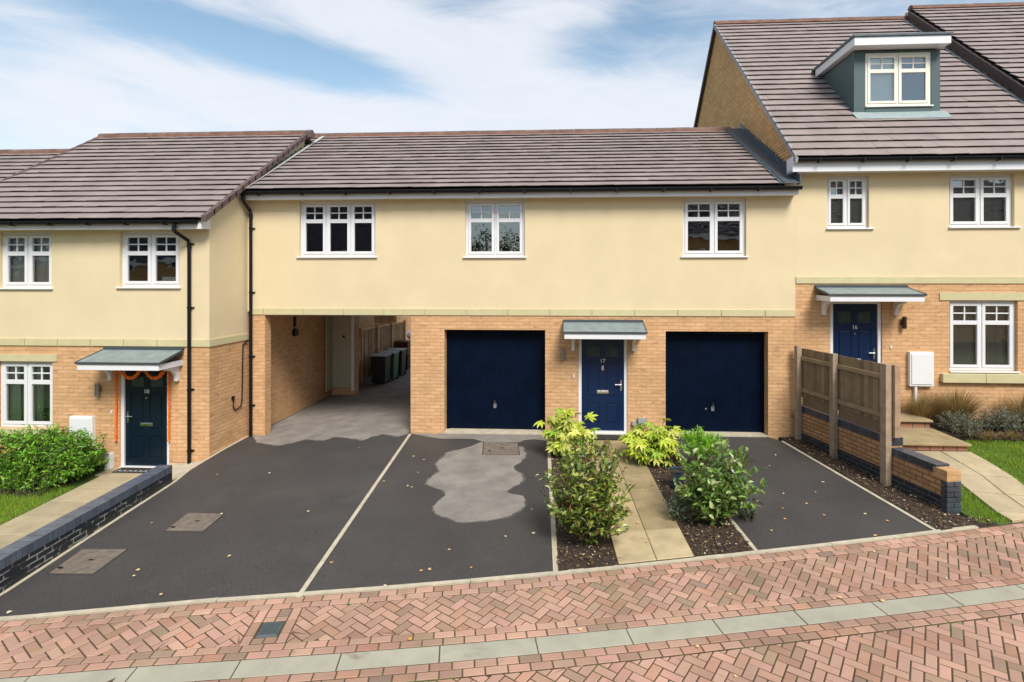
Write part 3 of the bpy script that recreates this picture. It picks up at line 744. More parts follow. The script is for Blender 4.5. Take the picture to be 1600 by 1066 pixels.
def canopy(house,x0,x1,zt,y,dep=.6,drop=.19,brk=(0.,0.),fas=.11,wide=.0):
    m=MB(); yf=y-dep
    # sloping top, thin dark edge
    zf=zt-drop
    m.prism([(y,zt),(yf,zf),(yf,zf-.03),(y,zt-.05)],'x',x0,x1,m=0)
    m.prism([(y-.001,zt+.045),(y-.05,zt+.03),(y-.05,zt-.01),(y-.001,zt+.0)],'x',x0-.01,x1+.01,m=1)
    m.box(x0-.012,x1+.012,yf-.02,yf-.002,zf-.035,zf+.006,m=1)
    m.prism([(y-.052,zt+.0),(yf,zf+.014),(yf,zf-.03),(y-.052,zt-.05)],'x',x0-.013,x0-.001,m=1);m.prism([(y-.052,zt+.0),(yf,zf+.014),(yf,zf-.03),(y-.052,zt-.05)],'x',x1+.001,x1+.013,m=1)
    k=0
    o=m.build('canopy',[CANTOP,CANEDGE],house)
    f=MB(); f.box(x0+.02,x1-.02,yf+.0,yf+.03,zf-.035-fas,zf-.036); f.box(x0+.02,x0+.05,yf+.03,y,zf-.035-fas,zf-.036);f.box(x1-.05,x1-.02,yf+.03,y,zf-.035-fas,zf-.036)
    f.box(x0+.05,x1-.05,yf+.03,y,zf-.035-fas+.01,zf-.035-fas+.025)
    f.build('fascia',WHITE,o,bevel=.004)
    zb=zf-.036-fas
    for xb in brk:
        b=MB(); prof=[(y,zb+.01),(y-.34,zb+.01),(y-.34,zb-.05)]+[(y-.34+.26*math.sin(a),zb-.05-.20*(1-math.cos(a))) for a in [math.pi/2*i/6 for i in range(1,7)]]+[(y-.08,zb-.30),(y,zb-.30)]
        b.prism(prof,'x',xb-.035,xb+.035); b.build('bracket',WHITE,o,bevel=.004)
    return o
def wall_lamp(house,x,z,y,mt=STEEL):
    m=MB(); m.box(x-.03,x+.03,y-.03,y-.001,z-.05,z+.05); m.tube([(x,y-.075,z-.12),(x,y-.075,z+.12)],.042,14); m.tube([(x,y-.075,z+.12),(x,y-.075,z+.124)],.03,12)
    return m.build('wall_lamp',[mt],house)
def bell(house,x,z,y):
    m=MB(); m.box(x-.014,x+.014,y-.02,y-.001,z-.035,z+.035); m.tube([(x,y-.02,z),(x,y-.026,z)],.009,10); m.build('doorbell',WHITEB,house,bevel=.003)

# ================================================================== HOUSE 17 (centre)
XL,XR=-6.987,4.74
h17=thing('terraced_house','low cream and brick house with two navy garage doors and an open passage','house','terraced houses of the row')
wins=[(-5.82,-4.12,3.80,5.005,3),(-2.165,-.885,3.79,5.0,2),(2.44,3.74,3.79,5.0,2)]
m=MB(); holes_wall(m,XL+.001,XR-.004,2.60,5.3,0.,[w_[:4] for w_ in wins],.16); m.build('rendered_wall',RENDER,h17)
labs=['three light white window reflecting dark roofs','two light white window reflecting sky and trees','two light white window above the right garage']
for w_,lb in zip(wins,labs): window(h17,w_[0],w_[1],w_[2],w_[3],0.,w_[4],label=lb)
belt(h17,XL+.09,XR-.004,2.535,2.668,0.,L=.895,ph=.62)
m=MB()
G1=(-2.62,-.45,-.3,2.225,.30); G2=(2.08,4.185,-.3,2.215,.30); DR=(.255,1.285,-.3,2.11,.12)
holes_wall(m,-3.355,XR-.004,-.3,2.535,0.,[G1,G2,DR])
m.box(-6.88,-6.60,0.0,.25,-.4,2.535)                       # passage pillar
m.face([(-3.355,0,-.3),(-3.355,0,2.535),(-3.355,7.2,2.535),(-3.355,7.2,-.3)]) # passage right wall
m.face([(-6.955,.25,-.4),(-6.955,3.75,-.4),(-6.955,3.75,2.535),(-6.955,.25,2.535)])
m.face([(-3.355,7.2,-.4),(XR,7.2,-.4),(XR,7.2,5.2),(-3.355,7.2,5.2)]); 
m.box(-6.955,-6.25,4.25,4.55,-.3,2.535)                     # pier at the far end
m.build('brick_wall',BRICK,h17)
m=MB(); m.box(XL+.02,-3.36,.02,4.55,2.52,2.534); m.build('soffit',WHITEB,h17)
# passage side door, held open, with white frame
m=MB(); m.box(-6.95,-6.90,3.80,4.24,.06,2.535); m.box(-6.898,-6.33,4.19,4.235,.10,2.46); dr=m.build('passage_door',mat('beige_panel',(.46,.42,.31),.6,noise_amt=.06),h17,bevel=.006)
m=MB(); m.box(-6.328,-6.262,4.17,4.247,.02,2.53); m.build('door_frame',WHITE,dr,bevel=.004)
m=MB(); m.tube([(-6.55,4.19,1.62),(-6.55,4.15,1.62)],.035,12); m.build('latch',BLACKP,dr)
m=MB(); m.tube([(-6.955,2.0,1.95),(-6.88,2.0,1.95)],.10,14); m.box(-6.955,-6.91,1.97,2.03,2.1,2.35); m.build('wall_lamp',BLACKP,h17)
# garage doors
for gx,lab in ((G1,None),(G2,None)):
    a,b,z1=gx[0],gx[1],gx[3]; yd=.245
    m=MB(); m.box(a+.0,a+.06,yd-.02,yd+.06,.03,z1); m.box(b-.06,b,yd-.02,yd+.06,.03,z1); m.box(a+.06,b-.06,yd-.018,yd+.06,z1-.06,z1)
    fr=m
    m=MB(); n=30; W=(b-a-.13)/n
    for k in range(n):    # vertical ribs of the up-and-over door
        x=a+.065+k*W; m.face([(x,yd,.06),(x+W*.62,yd,.06),(x+W*.62,yd,z1-.065),(x,yd,z1-.065)])
        m.face([(x+W*.62,yd,.06),(x+W*.70,yd+.005,.06),(x+W*.70,yd+.005,z1-.065),(x+W*.62,yd,z1-.065)])
        m.face([(x+W*.70,yd+.005,.06),(x+W*.92,yd+.005,.06),(x+W*.92,yd+.005,z1-.065),(x+W*.70,yd+.005,z1-.065)])
        m.face([(x+W*.92,yd+.005,.06),(x+W,yd,.06),(x+W,yd,z1-.065),(x+W*.92,yd+.005,z1-.065)])
    m.box(a+.07,b-.07,yd-.008,yd+.004,.06,.14); m.box(a+.07,b-.07,yd-.008,yd+.004,z1-.13,z1-.07)
    d=m.build('garage_door',GARAGE,h17)
    fr.build('door_frame',GARAGE,d)
    cx=(a+b)/2-.02
    m=MB(); m.box(cx-.03,cx+.03,yd-.012,yd-.002,.50,.60); m.tube([(cx,yd-.01,.56),(cx,yd-.04,.56),(cx,yd-.042,.67)],.012,8)
    if gx is G2:
        m2=MB(); m2.tube([(cx-.14,yd-.002,.545),(cx-.14,yd-.012,.545)],.02,10); m2.build('lock',CHROME,d)
    m.build('handle',CHROME,d)
    m=MB(); m.box(a,b,.0,yd+.05,-.1,.035 if gx is G1 else .06); m.build('threshold',KERB,h17,bevel=.004)
door(h17,.257,1.283,.09,2.11,0.,'17','r',NAVY,plate=True)
canopy(h17,-.06,1.60,2.41,0.,.62,.16,(.14,1.41))
wall_lamp(h17,-.07,1.73,0.); bell(h17,.16,1.25,0.)
m=MB(); m.box(1.50,1.66,-.10,-.001,.30,.40); m.tube([(1.58,-.06,.32),(1.58,-.06,.02)],.034,10); m.box(1.38,1.46,-.08,-.001,.24,.32); m.tube([(1.42,-.05,.25),(1.42,-.05,.02)],.02,8); m.build('waste_pipe',mat('pipe_grey',(.33,.34,.34),.5),h17)
# eaves, roof
m=MB(); m.box(XL+.02,XR-.04,-.26,-.235,5.015,5.19); m.box(XL+.02,XR-.04,-.235,-.001,5.03,5.045); m.build('fascia',WHITE,h17)
m=MB(); gutter(h17,XL+.02,XR-.02,-.335,5.165)
r17=roof(h17,-7.43,4.42,-.33,5.21,3.6,7.37,.272,light=1.0)
m=MB(); q=.02
def rp(s,h=0.): # point on the 17 roof slope
    L=math.hypot(3.93,2.16); return (-.33+3.93*s-2.16/L*h,5.21+2.16*s+3.93/L*h)
for (xa,xb,hh) in ((4.30,4.69,.052),):
    a,b=rp(-.01,hh),rp(1.0,hh); m.face([(xa,a[0],a[1]),(xb,a[0],a[1]),(xb,b[0],b[1]),(xa,b[0],b[1])]); a2,b2=rp(-.01,0),rp(1,0); m.face([(xa,a[0],a[1]),(xa,b[0],b[1]),(xa,b2[0],b2[1]),(xa,a2[0],a2[1])])
m.tube([(4.37,*rp(0,.06)),(4.37,*rp(1,.06))],.02,6)
for k in range(26):   # stepped cover flashing let into the gable brickwork
    s=k/26; a=rp(s,.05); b=rp((k+1)/26,.05); zt=b[1]+.10
    m.box(4.682,4.697,a[0],b[0]+.0,a[1]-.03,zt)
m.build('flashing',LEAD,r17)
m=MB(); 
a,b=rp(0,.047),rp(.98,.047); m.face([(-6.90,a[0],a[1]),(-6.80,a[0],a[1]),(-6.80,b[0],b[1]),(-6.90,b[0],b[1])]); m.build('valley_trim',mat('pale_trim',(.42,.43,.42),.6),r17)
downpipe(h17,-6.885,0.,5.11,-.12,-.335,(4.42,3.02,1.62,.55),xo=.0)
rbase(h17,(-1.1,0,-.05))

# ================================================================== HOUSE 18 (left)
X18L=-12.67; Y8=-1.30
h18=thing('terraced_house','cream and buff brick house at left with number 18 dark door and orange garland','house','terraced houses of the row')
wins=[(-8.83,-7.60,3.155,4.25,2,'dark'),(-11.36,-10.25,3.135,4.25,2,'blind')]
m=MB(); holes_wall(m,X18L,XL,2.12,4.5,Y8,[w_[:4] for w_ in wins],.14)
# side wall and gable
m.face([(XL,Y8,2.12),(XL,.0,2.12),(XL,.0,5.42),(XL,Y8,4.5)])
m.face([(XL,0.,4.9),(XL,3.,4.9),(XL,2.6,7.15),(XL,0,5.42)])
m.build('rendered_wall',RENDER,h18)
window(h18,*wins[0][:4],Y8,2,kind='blindlow',label='two light upper window with clear dark panes'); window(h18,*wins[1][:4],Y8,2,kind='blind',label='two light upper window with pale blind drawn')
belt(h18,X18L,XL-.0,1.985,2.12,Y8,L=.69,ph=.2)
m=MB(); m.box(XL-.04,XL+.022,Y8-.021,-.001,1.985,2.12); m.build('belt_course',STONE,h18)
m=MB(); D18=(-8.83,-7.81,-.6,1.62,.1)
WB=(-11.4,-10.23,.33,1.665)
holes_wall(m,X18L,XL,-.75,1.985,Y8,[D18,WB],.10)
m.face([(XL,Y8,-.75),(XL,.0,-.75),(XL,.0,1.985),(XL,Y8,1.985)])
m.face([(XL-.005,0,-.75),(XL-.005,8,-.75),(XL-.005,8,4.3),(XL-.005,0,4.3)])
m.face([(XL,6.5,-.75),(X18L,6.5,-.75),(X18L,6.5,4.3),(XL,6.5,4.3)])
m.build('brick_wall',BRICK,h18)
window(h18,*WB,Y8,2,kind='curtain',sill=False,label='two light ground floor window with pale curtain')
m=MB(); m.box(-11.5,-10.13,Y8-.02,Y8+.05,1.668,1.81); m.build('lintel',STONE,h18)
m=MB(); m.box(-11.5,-10.13,Y8-.06,Y8+.05,.22,.325); m.build('window_sill',STONE,h18)
door(h18,-8.83,-7.81,-.40,1.62,Y8,'18','l',NAVYD)
canopy(h18,-9.12,-7.50,1.93,Y8,.66,.17,(-8.98,-7.62))
wall_lamp(h18,-9.23,1.13,Y8); bell(h18,-8.99,.68,Y8)
m=MB(); m.box(-9.80,-9.32,Y8-.09,Y8-.001,.02,.60); m.box(-9.77,-9.35,Y8-.105,Y8-.09,.05,.57); m.box(-9.36,-9.30,Y8-.09,Y8-.001,-.42,.0); m.build('meter_box',WHITEB,h18,bevel=.012)
m=MB(); m.box(-9.08,-8.93,Y8-.10,Y8-.001,-.45,-.12); m.build('meter_cover',WHITEB,h18,bevel=.01)
m=MB(); m.box(X18L,XL+.02,Y8-.27,Y8-.245,4.27,4.42); m.box(X18L,XL+.02,Y8-.245,Y8-.001,4.28,4.295); m.box(XL-.0,XL+.02,Y8-.245,Y8-.001,4.295,4.50); m.build('fascia',WHITE,h18)
gutter(h18,X18L,XL-.04,Y8-.335,4.415,nb=.77)
r18=roof(h18,X18L,-6.90,Y8-.33,4.45,2.62,7.19,.268)
L=math.hypot(2.62-Y8+.33,7.19-4.45)
m=MB()
for k in range(18):
    for side,(xa,xb) in (('r',(-6.92,-6.825)),):
        s0,s1=k/18,(k+1)/18+.008; ya,yb=Y8-.34+(2.96-Y8)*s0,Y8-.34+(2.96-Y8)*s1; za,zb=4.45+2.74*s0,4.45+2.74*s1
        kk=rnd.uniform(.85,1.15)
        m.prism([(ya,za-.055),(ya,za+.07),(yb,zb+.055),(yb,zb-.055)],'x',xa,xb,tint=(kk,kk,kk))
m.prism([(2.5,7.08),(2.47,7.22),(2.62,7.30),(2.77,7.22),(2.74,7.08)],'x',-6.93,-6.76,tint=(1.3,1.3,1.3))
m.build('verge_tiles',VERGE,r18)
m=MB()
for k in range(18):
    s0,s1=k/18,(k+1)/18; ya,yb=Y8-.33+(2.95-Y8)*s0,Y8-.33+(2.95-Y8)*s1; za,zb=4.45+2.74*s0,4.45+2.74*s1
    m.prism([(ya,za-.08),(ya,za+.055),(yb,zb+.045),(yb,zb-.08)],'x',X18L-.05,X18L+.03,tint=(.9,.9,.9))
m.build('verge_tiles',VERGE,r18)
downpipe(h18,-7.36,Y8,4.36,-.42,Y8-.335,(4.0,2.75,1.15,-.05),xo=.10)
m=MB(); m.tube([(-6.965,-.06,1.95),(-6.97,-.20,1.9),(-6.97,-.24,.7),(-6.965,-.30,.58),(-6.962,-.50,.55),(-6.962,-.56,.62),(-6.962,-.56,.80)],.013,6); m.box(-6.986,-6.95,-.59,-.53,.78,.86); m.build('cable',BLACKP,h18)
rbase(h18,(-9.8,Y8,-.45))

# ================================================================== HOUSE 19 (far left, only roof in view)
h19=thing('terraced_house','house at the far left edge whose slightly lower brown tiled roof shows','house','terraced houses of the row')
m=MB(); holes_wall(m,-18.4,X18L-.004,-.75,4.2,Y8,[(-14.6,-13.4,3.0,4.0),(-17.5,-16.3,3.0,4.0),(-17.5,-16.2,0.3,1.6)],.1); m.build('rendered_wall',RENDER,h19)
for w_ in ((-14.6,-13.4,3.0,4.0),(-17.5,-16.3,3.0,4.0),(-17.5,-16.2,0.3,1.6)): window(h19,*w_,Y8,2)
m=MB(); m.box(-18.4,X18L-.06,Y8-.27,Y8-.245,3.87,4.05); m.build('fascia',WHITE,h19)
gutter(h19,-18.4,X18L-.06,Y8-.335,4.04)
roof(h19,-18.4,X18L-.052,Y8-.33,4.07,2.62,6.79,.268)
rbase(h19,(-15.5,Y8,-.45))

# ================================================================== HOUSE 16 (right)
h16=thing('terraced_house','tall cream and brick house at right with a grey roof dormer','house','terraced houses of the row')
X16=10.39
wins=[(5.375,6.215,4.365,5.44,2),(7.80,9.065,4.375,5.45,2)]
m=MB(); holes_wall(m,XR,X16,3.353,5.6,0.,[w_[:4] for w_ in wins],.14)
m.face([(XR-.003,-.0,2.60),(XR+.0,0,2.60),(XR,0,5.6),(XR-.003,0,5.6)])
m.build('rendered_wall',RENDER,h16)
window(h16,*wins[0][:4],0.,2,kind='darkblind',sa=.05,sx=(.02,.09),label='narrow two light upper window with dark blind'); window(h16,*wins[1][:4],0.,2,kind='darkblind',sx=(.02,.11),label='wide two light upper window at the right')
belt(h16,XR,X16,3.22,3.353,0.,L=5.8)
m=MB(); D16=(5.44,6.475,.0,2.87,.12); W16=(7.80,9.13,1.44,2.875)
holes_wall(m,XR,X16,-.3,3.22,0.,[D16,W16],.12)
m.build('brick_wall',BRICK,h16)
GX=4.70
m=MB(); m.face([(GX,-.02,5.3),(GX,11.9,5.3),(GX,11.9,5.6),(GX,5.8,11.20),(GX,-.02,5.92)])
m.face([(GX,7.2,-.4),(GX,11.9,-.4),(GX,11.9,5.3),(GX,7.2,5.3)]); m.face([(GX,11.9,-.4),(X16,11.9,-.4),(X16,11.9,5.6),(GX,11.9,5.6)])
m.build('gable_wall',BRICKG,h16)
window(h16,*W16,0.,2,kind='darkblind',sill=True,sx=(.0,.03),uz=.30,label='ground floor window with dark slatted blind')
m=MB(); m.box(7.60,9.4,-.02,.05,2.88,3.04); m.build('lintel',STONE,h16)
m=MB(); m.box(7.62,8.45,-.09,.05,1.21,1.39); m.box(8.458,9.4,-.09,.05,1.21,1.39); m.build('window_sill',STONE,h16,bevel=.006)
door(h16,5.445,6.47,.80,2.865,0.,'16','r',NAVY)
canopy(h16,5.13,6.95,3.145,0.,.62,.13,(5.29,6.72))
wall_lamp(h16,6.87,2.42,0.,mat('bronze_lamp',(.06,.045,.03),.4,metal=.7)); bell(h16,6.64,1.92,0.)
m=MB(); m.box(6.97,7.44,-.09,-.001,1.13,1.83); m.box(7.0,7.41,-.105,-.09,1.17,1.79); m.box(7.08,7.13,-.07,-.001,.7,1.13); m.build('meter_box',WHITEB,h16,bevel=.012)
m=MB(); m.box(6.62,6.80,-.08,-.001,1.0,1.09); m.tube([(6.72,-.05,1.0),(6.72,-.05,.62)],.03,8); m.build('waste_pipe',mat('pipe_beige',(.4,.38,.33),.5),h16)
m=MB(); m.box(GX-.14,X16,-.31,-.285,5.475,5.70); m.box(GX-.14,X16,-.285,-.001,5.49,5.505); m.box(GX-.14,GX-.115,-.285,.0,5.475,5.78); m.build('fascia',WHITE,h16)
gutter(h16,GX-.05,X16,-.375,5.715,nb=.86)
# dormer position on the roof slope
ZE,ZR,YR6=5.75,11.28,5.8
def z16(y): return ZE+(ZR-ZE)*(y+.37)/(YR6+.37)
dX0,dX1,dY=6.42,8.27,1.0
Lr=math.hypot(YR6+.37,ZR-ZE)
def skip16(x,s,a,b,s0,s1):
    y=-.37+(YR6+.37)*s/Lr
    return dX0-.0<a and b<dX1+.0 and dY+.05<y<2.35
r16=roof(h16,GX-.08,X16-.03,-.37,ZE,YR6,ZR,.30,Yb=11.97,skip=skip16)
m=MB(); nn=28
for k in range(nn):
    s0,s1=k/nn,(k+1)/nn; ya,yb=-.38+(YR6+.37)*s0,-.38+(YR6+.37)*s1; za,zb=z16(ya),z16(yb)
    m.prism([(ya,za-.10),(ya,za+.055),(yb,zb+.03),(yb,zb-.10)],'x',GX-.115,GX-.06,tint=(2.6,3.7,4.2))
    m.prism([(yb-.05,zb-.02),(yb-.05,zb+.035),(yb,zb+.04),(yb,zb-.02)],'x',GX-.118,GX-.058,tint=(.4,.5,.5))
m.build('verge_tiles',VERGE,r16)
m=MB(); m.box(GX-.10,GX-.06,YR6,11.97,0,.001); 
m=MB(); m.prism([(YR6,ZR-.12),(YR6,ZR+.04),(11.97,5.79),(11.97,5.62)],'x',GX-.10,GX+.02,tint=(.5,.5,.5)); m.build('verge_tiles',VERGE,r16)
# dormer
dz0=z16(dY); wz0,wz1=7.17,8.36; wx0,wx1=6.665,8.08; dzT=8.40
m=MB(); holes_wall(m,dX0,dX1,dz0-.02,dzT,dY,[(wx0,wx1,wz0,wz1)],.12)
for X in (dX0,dX1):
    m.face([(X,dY,dz0-.02),(X,dY,dzT),(X,3.2,dzT),(X,3.2,dzT-.01),(X,2.6,z16(2.6))])
m.box(wx0-.0,wx1,dY-.012,dY-.001,dz0,wz0-.05)
dm=m.build('dormer',CLAD,h16)
window(dm,wx0,wx1,wz0,wz1,dY,2,inset=.02,kind='blindhalf',uz=.25,mt=mat('cream_upvc',(.80,.77,.66),.4),sx=(.0,.03))
for ch in list(dm.children):
    ch.parent=dm
m=MB(); m.box(dX0-.13,dX1+.05,dY-.28,dY-.255,dzT+.02,dzT+.20); m.box(dX0-.13,dX0-.105,dY-.255,2.62,dzT+.02,dzT+.20); m.box(dX1+.025,dX1+.05,dY-.255,2.62,dzT+.02,dzT+.20)
m.box(dX0-.105,dX1+.025,dY-.255,2.6,dzT+.03,dzT+.05); m.build('dormer_fascia',WHITE,dm,bevel=.004)
m=MB(); m.box(dX0-.16,dX1+.08,dY-.31,2.78,dzT+.203,dzT+.26); m.build('dormer_roof',LEAD,dm,bevel=.01)
m=MB()
a=dY-.24; m.face([(dX0-.05,a,z16(a)+.062),(dX1+.12,a,z16(a)+.062),(dX1+.12,dY,z16(dY)+.062),(dX0-.05,dY,z16(dY)+.062)])
m.build('flashing',GREYM,dm)
rbase(h16,(7.5,0,.3))
for ch in h16.children:
    pass

# ================================================================== HOUSE 15 (far right, roof in view)
h15=thing('terraced_house','house at the far right edge with slightly higher tiled roof beyond the dormer','house','terraced houses of the row')
m=MB(); holes_wall(m,X16+.004,16.1,-.3,6.0,0.,[(11.2,12.4,4.7,5.8),(13.6,14.8,4.7,5.8),(13.6,14.9,1.7,3.1)],.1); m.build('rendered_wall',RENDER,h15)
m=MB(); m.face([(X16-.0,-.02,5.6),(X16,11.9,5.6),(X16,5.8,11.5),(X16,-.02,6.1)]); m.build('gable_wall',BRICKG,h15)
for w_ in ((11.2,12.4,4.7,5.8),(13.6,14.8,4.7,5.8),(13.6,14.9,1.7,3.1)): window(h15,*w_,0.,2)
m=MB(); m.box(X16+.0,16.1,-.31,-.285,5.88,6.10); m.build('fascia',WHITE,h15)
gutter(h15,X16+.03,16.1,-.375,6.12)
r15=roof(h15,X16+.0,16.1,-.37,6.15,5.6,11.50,.30)
m=MB()
for k in range(28):
    s0,s1=k/28,(k+1)/28; ya,yb=-.38+5.97*s0,-.38+5.97*s1; za,zb=6.15+5.35*s0,6.15+5.35*s1
    m.prism([(ya,za-.30),(ya,za-.06),(yb,zb-.075),(yb,zb-.30)],'x',X16-.07,X16+.05,tint=(.45,.45,.5))
m.build('verge_tiles',VERGE,r15)
m=MB(); a,b=(-.37,z16(-.37)+.06),(5.7,z16(5.7)+.06); m.face([(X16-.19,a[0],a[1]),(X16-.07,a[0],a[1]),(X16-.07,b[0],b[1]),(X16-.19,b[0],b[1])]); m.build('flashing',LEAD,r15)
rbase(h15,(13,0,.3))

# ================================================================== garden walls
def wall_line(m,P0,P1,th_,z0f,z1,mi=0,side=1):
    (x0,y0),(x1,y1)=P0,P1; l=math.hypot(x1-x0,y1-y0); nx,ny=-(y1-y0)/l*th_*side,(x1-x0)/l*th_*side
    n=8; 
    for k in range(n):
        a=lerp(P0,P1,k/n); b=lerp(P0,P1,(k+1)/n)
        za=z0f(*a); zb=z0f(*b); z1a=z1(a) if callable(z1) else z1; z1b=z1(b) if callable(z1) else z1
        q=[(a[0],a[1]),(b[0],b[1]),(b[0]+nx,b[1]+ny),(a[0]+nx,a[1]+ny)]
        lo=[za,zb,zb,za]; hi=[z1a,z1b,z1b,z1a]
        i=len(m.v); m.v+=[(p[0],p[1],z) for p,z in zip(q,lo)]+[(p[0],p[1],z) for p,z in zip(q,hi)]
        fs=[(4,5,6,7),(0,1,5,4),(2,3,7,6)]
        if k==0: fs.append((3,0,4,7))
        if k==n-1: fs.append((1,2,6,5))
        for f in fs: m.f.append(tuple(i+u for u in f)); m.t.append((1,1,1)); m.m.append(mi)
# left: black brick wall
bw=thing('garden_wall','low black brick wall with blue grey coping between the drive and the left garden','wall')
A,B=(DL0[0],DL0[1]),(DL1[0],DL1[1]); B2=lerp(A,B,1.19)
wtop=lambda p:.045
def wt(p): return .005
m=MB(); wall_line(m,A,B2,.215,lambda x,y:-.7,lambda p:-.025,side=-1); m.build('wall',BLUEW,bw)
m=MB(); l=math.hypot(B2[0]-A[0],B2[1]-A[1]); n=int(l/.075); dx,dy=(B2[0]-A[0])/l,(B2[1]-A[1])/l
ang=math.atan2(dy,dx)
for k in range(n):
    s=k*l/n; M=Matrix.Translation((A[0]+dx*s,A[1]+dy*s,0))@Matrix.Rotation(ang,4,'Z')
    kk=rnd.uniform(.85,1.15); m.box(.004,l/n-.004,-.222,.006,-.02+.0,.105+rnd.uniform(-.002,.002),mat=M,tint=(kk,kk,kk))
M=Matrix.Translation((A[0],A[1],0))@Matrix.Rotation(ang,4,'Z'); m.box(.0,l,-.216,.0,-.02,.098,mat=M,tint=(.3,.3,.3))
cp=m.build('coping',COPE,bw,bevel=.004)
m=MB(); wall_line(m,lerp(A,B2,0),B2,.004,lambda x,y:-.03,lambda p:-.022,side=1)
rbase(bw,(A[0],A[1],-.2))
# right: buff wall with dark courses
rw=thing('garden_wall','low buff brick wall with dark coping and blue brick base beside the right driveway','wall')
P0,P1=WL; T3=.71
Pm=lerp(P0,P1,.71)
m=MB(); wall_line(m,P0,Pm,.215,lambda x,y:-.4,lambda p:.185,mi=0,side=1); wall_line(m,Pm,P1,.215,lambda x,y:-.4,lambda p:.155,mi=0,side=1); m.build('wall_base',BLUEG,rw)
m=MB(); wall_line(m,lerp(P0,P1,0),Pm,.205,lambda x,y:.185,.60,side=1); wall_line(m,Pm,lerp(P0,P1,.985),.205,lambda x,y:.155,.46,side=1)
o=m.build('wall',BRICKW,rw); 
l=math.hypot(P1[0]-P0[0],P1[1]-P0[1]); dx,dy=(P1[0]-P0[0])/l,(P1[1]-P0[1])/l; ang=math.atan2(dy,dx)
m=MB()
for (sa_,sb_,z0,z1) in ((0,.71*l,.60,.73),(.71*l,.95*l,.46,.575)):
    n=int((sb_-sa_)/.075)
    for k in range(n):
        s=sa_+k*(sb_-sa_)/n; M=Matrix.Translation((P0[0]+dx*s,P0[1]+dy*s,0))@Matrix.Rotation(ang,4,'Z'); kk=rnd.uniform(.6,.95)
        m.box(.004,(sb_-sa_)/n-.004,-.006,.222,z0+.002,z1+rnd.uniform(-.002,.002),mat=M,tint=(kk*.62,kk*.62,kk*.62))
    M=Matrix.Translation((P0[0]+dx*sa_,P0[1]+dy*sa_,0))@Matrix.Rotation(ang,4,'Z'); m.box(.0,sb_-sa_,.0,.214,z0-.0,z1-.006,mat=M,tint=(.3,.3,.3))
m.build('coping',COPE,rw,bevel=.004)
m=MB(); M=Matrix.Translation((P0[0]+dx*l,P0[1]+dy*l,0))@Matrix.Rotation(ang,4,'Z')
for k,(z0,z1) in enumerate([(.475,.545),(.40,.47)]): m.box(-.225,.006,-.008,.224,z0,z1,mat=M)
m.box(-.16,.0,-.002,.218,.38,.54,mat=M); m.build('end_cap_brick',mat('end_brick',(.50,.30,.14),.85,noise_amt=.2,noise_scale=14,bump=.4),rw,bevel=.003)
m=MB()
for k in range(6):
    z=.32-.077*k; kk=rnd.uniform(.35,.7)
    if k%2: m.box(-.10,.008,-.008,.224,z,z+.066,mat=M,tint=(kk,kk,kk))
    else: m.box(-.10,.008,-.008,.105,z,z+.066,mat=M,tint=(kk,kk,kk)); m.box(-.10,.008,.115,.224,z,z+.066,mat=M,tint=(kk*1.1,kk*1.1,kk*1.1))
m.build('end_brick',COPE,rw,bevel=.003)
rbase(rw,(P0[0],P0[1],0))
# fence posts and panels
fe=thing('timber_fence','weathered timber fence panels with three posts on the low wall beside the right driveway','fence')
FA=-ang
def Fm(s): return Matrix.Translation((P0[0]+dx*s,P0[1]+dy*s,0))@Matrix.Rotation(ang,4,'Z')
posts=[.16,1.22,2.46]
for k,s in enumerate(posts):
    m=MB(); w_=.10 if k<2 else .13
    zt=(1.95,1.93,1.93)[k]
    m.box(-w_/2,w_/2,-.115,-.012,-.12,zt,mat=Fm(s)); 
    kk=(1,.92,1.08)[k]; m.t=[(kk,kk*.98,kk*.95)]*len(m.t)
    m.build('fence_post',WOODP,fe,bevel=.004)
m=MB(); m.box(-.04,.05,.0,.10,.75,1.92,mat=Fm(2.53),tint=(1.1,.95,.85)); m.build('fence_post',WOODP,fe,bevel=.004)
for (sa_,sb_) in ((.21,1.17),(1.27,2.40)):
    m=MB(); n=round((sb_-sa_)/.105); W=(sb_-sa_)/n
    for k in range(n):
        kk=rnd.uniform(.75,1.15); s=sa_+k*W
        m.box(-.004 if k else -.05,W+(.05 if k==n-1 else .004),.020+(.006 if k%2 else 0),.034+(.006 if k%2 else 0),.90,1.90+rnd.uniform(-.004,.004),mat=Fm(s),tint=(kk,kk*.97,kk*.9))
    p=m.build('fence_panel',WOOD,fe)
    for z in (1.66,1.02):
        m=MB(); m.box(0,sb_-sa_,-.030,.018,z,z+.075,mat=Fm(sa_),tint=(1.25,1.2,1.1)); m.build('rail',WOOD,p,bevel=.003)
    m=MB(); m.box(0,sb_-sa_,-.004,.02,.745,.93,mat=Fm(sa_),tint=(.7,.66,.6)); m.build('gravel_board',WOOD,p)
rbase(fe,(P0[0],P0[1],0))

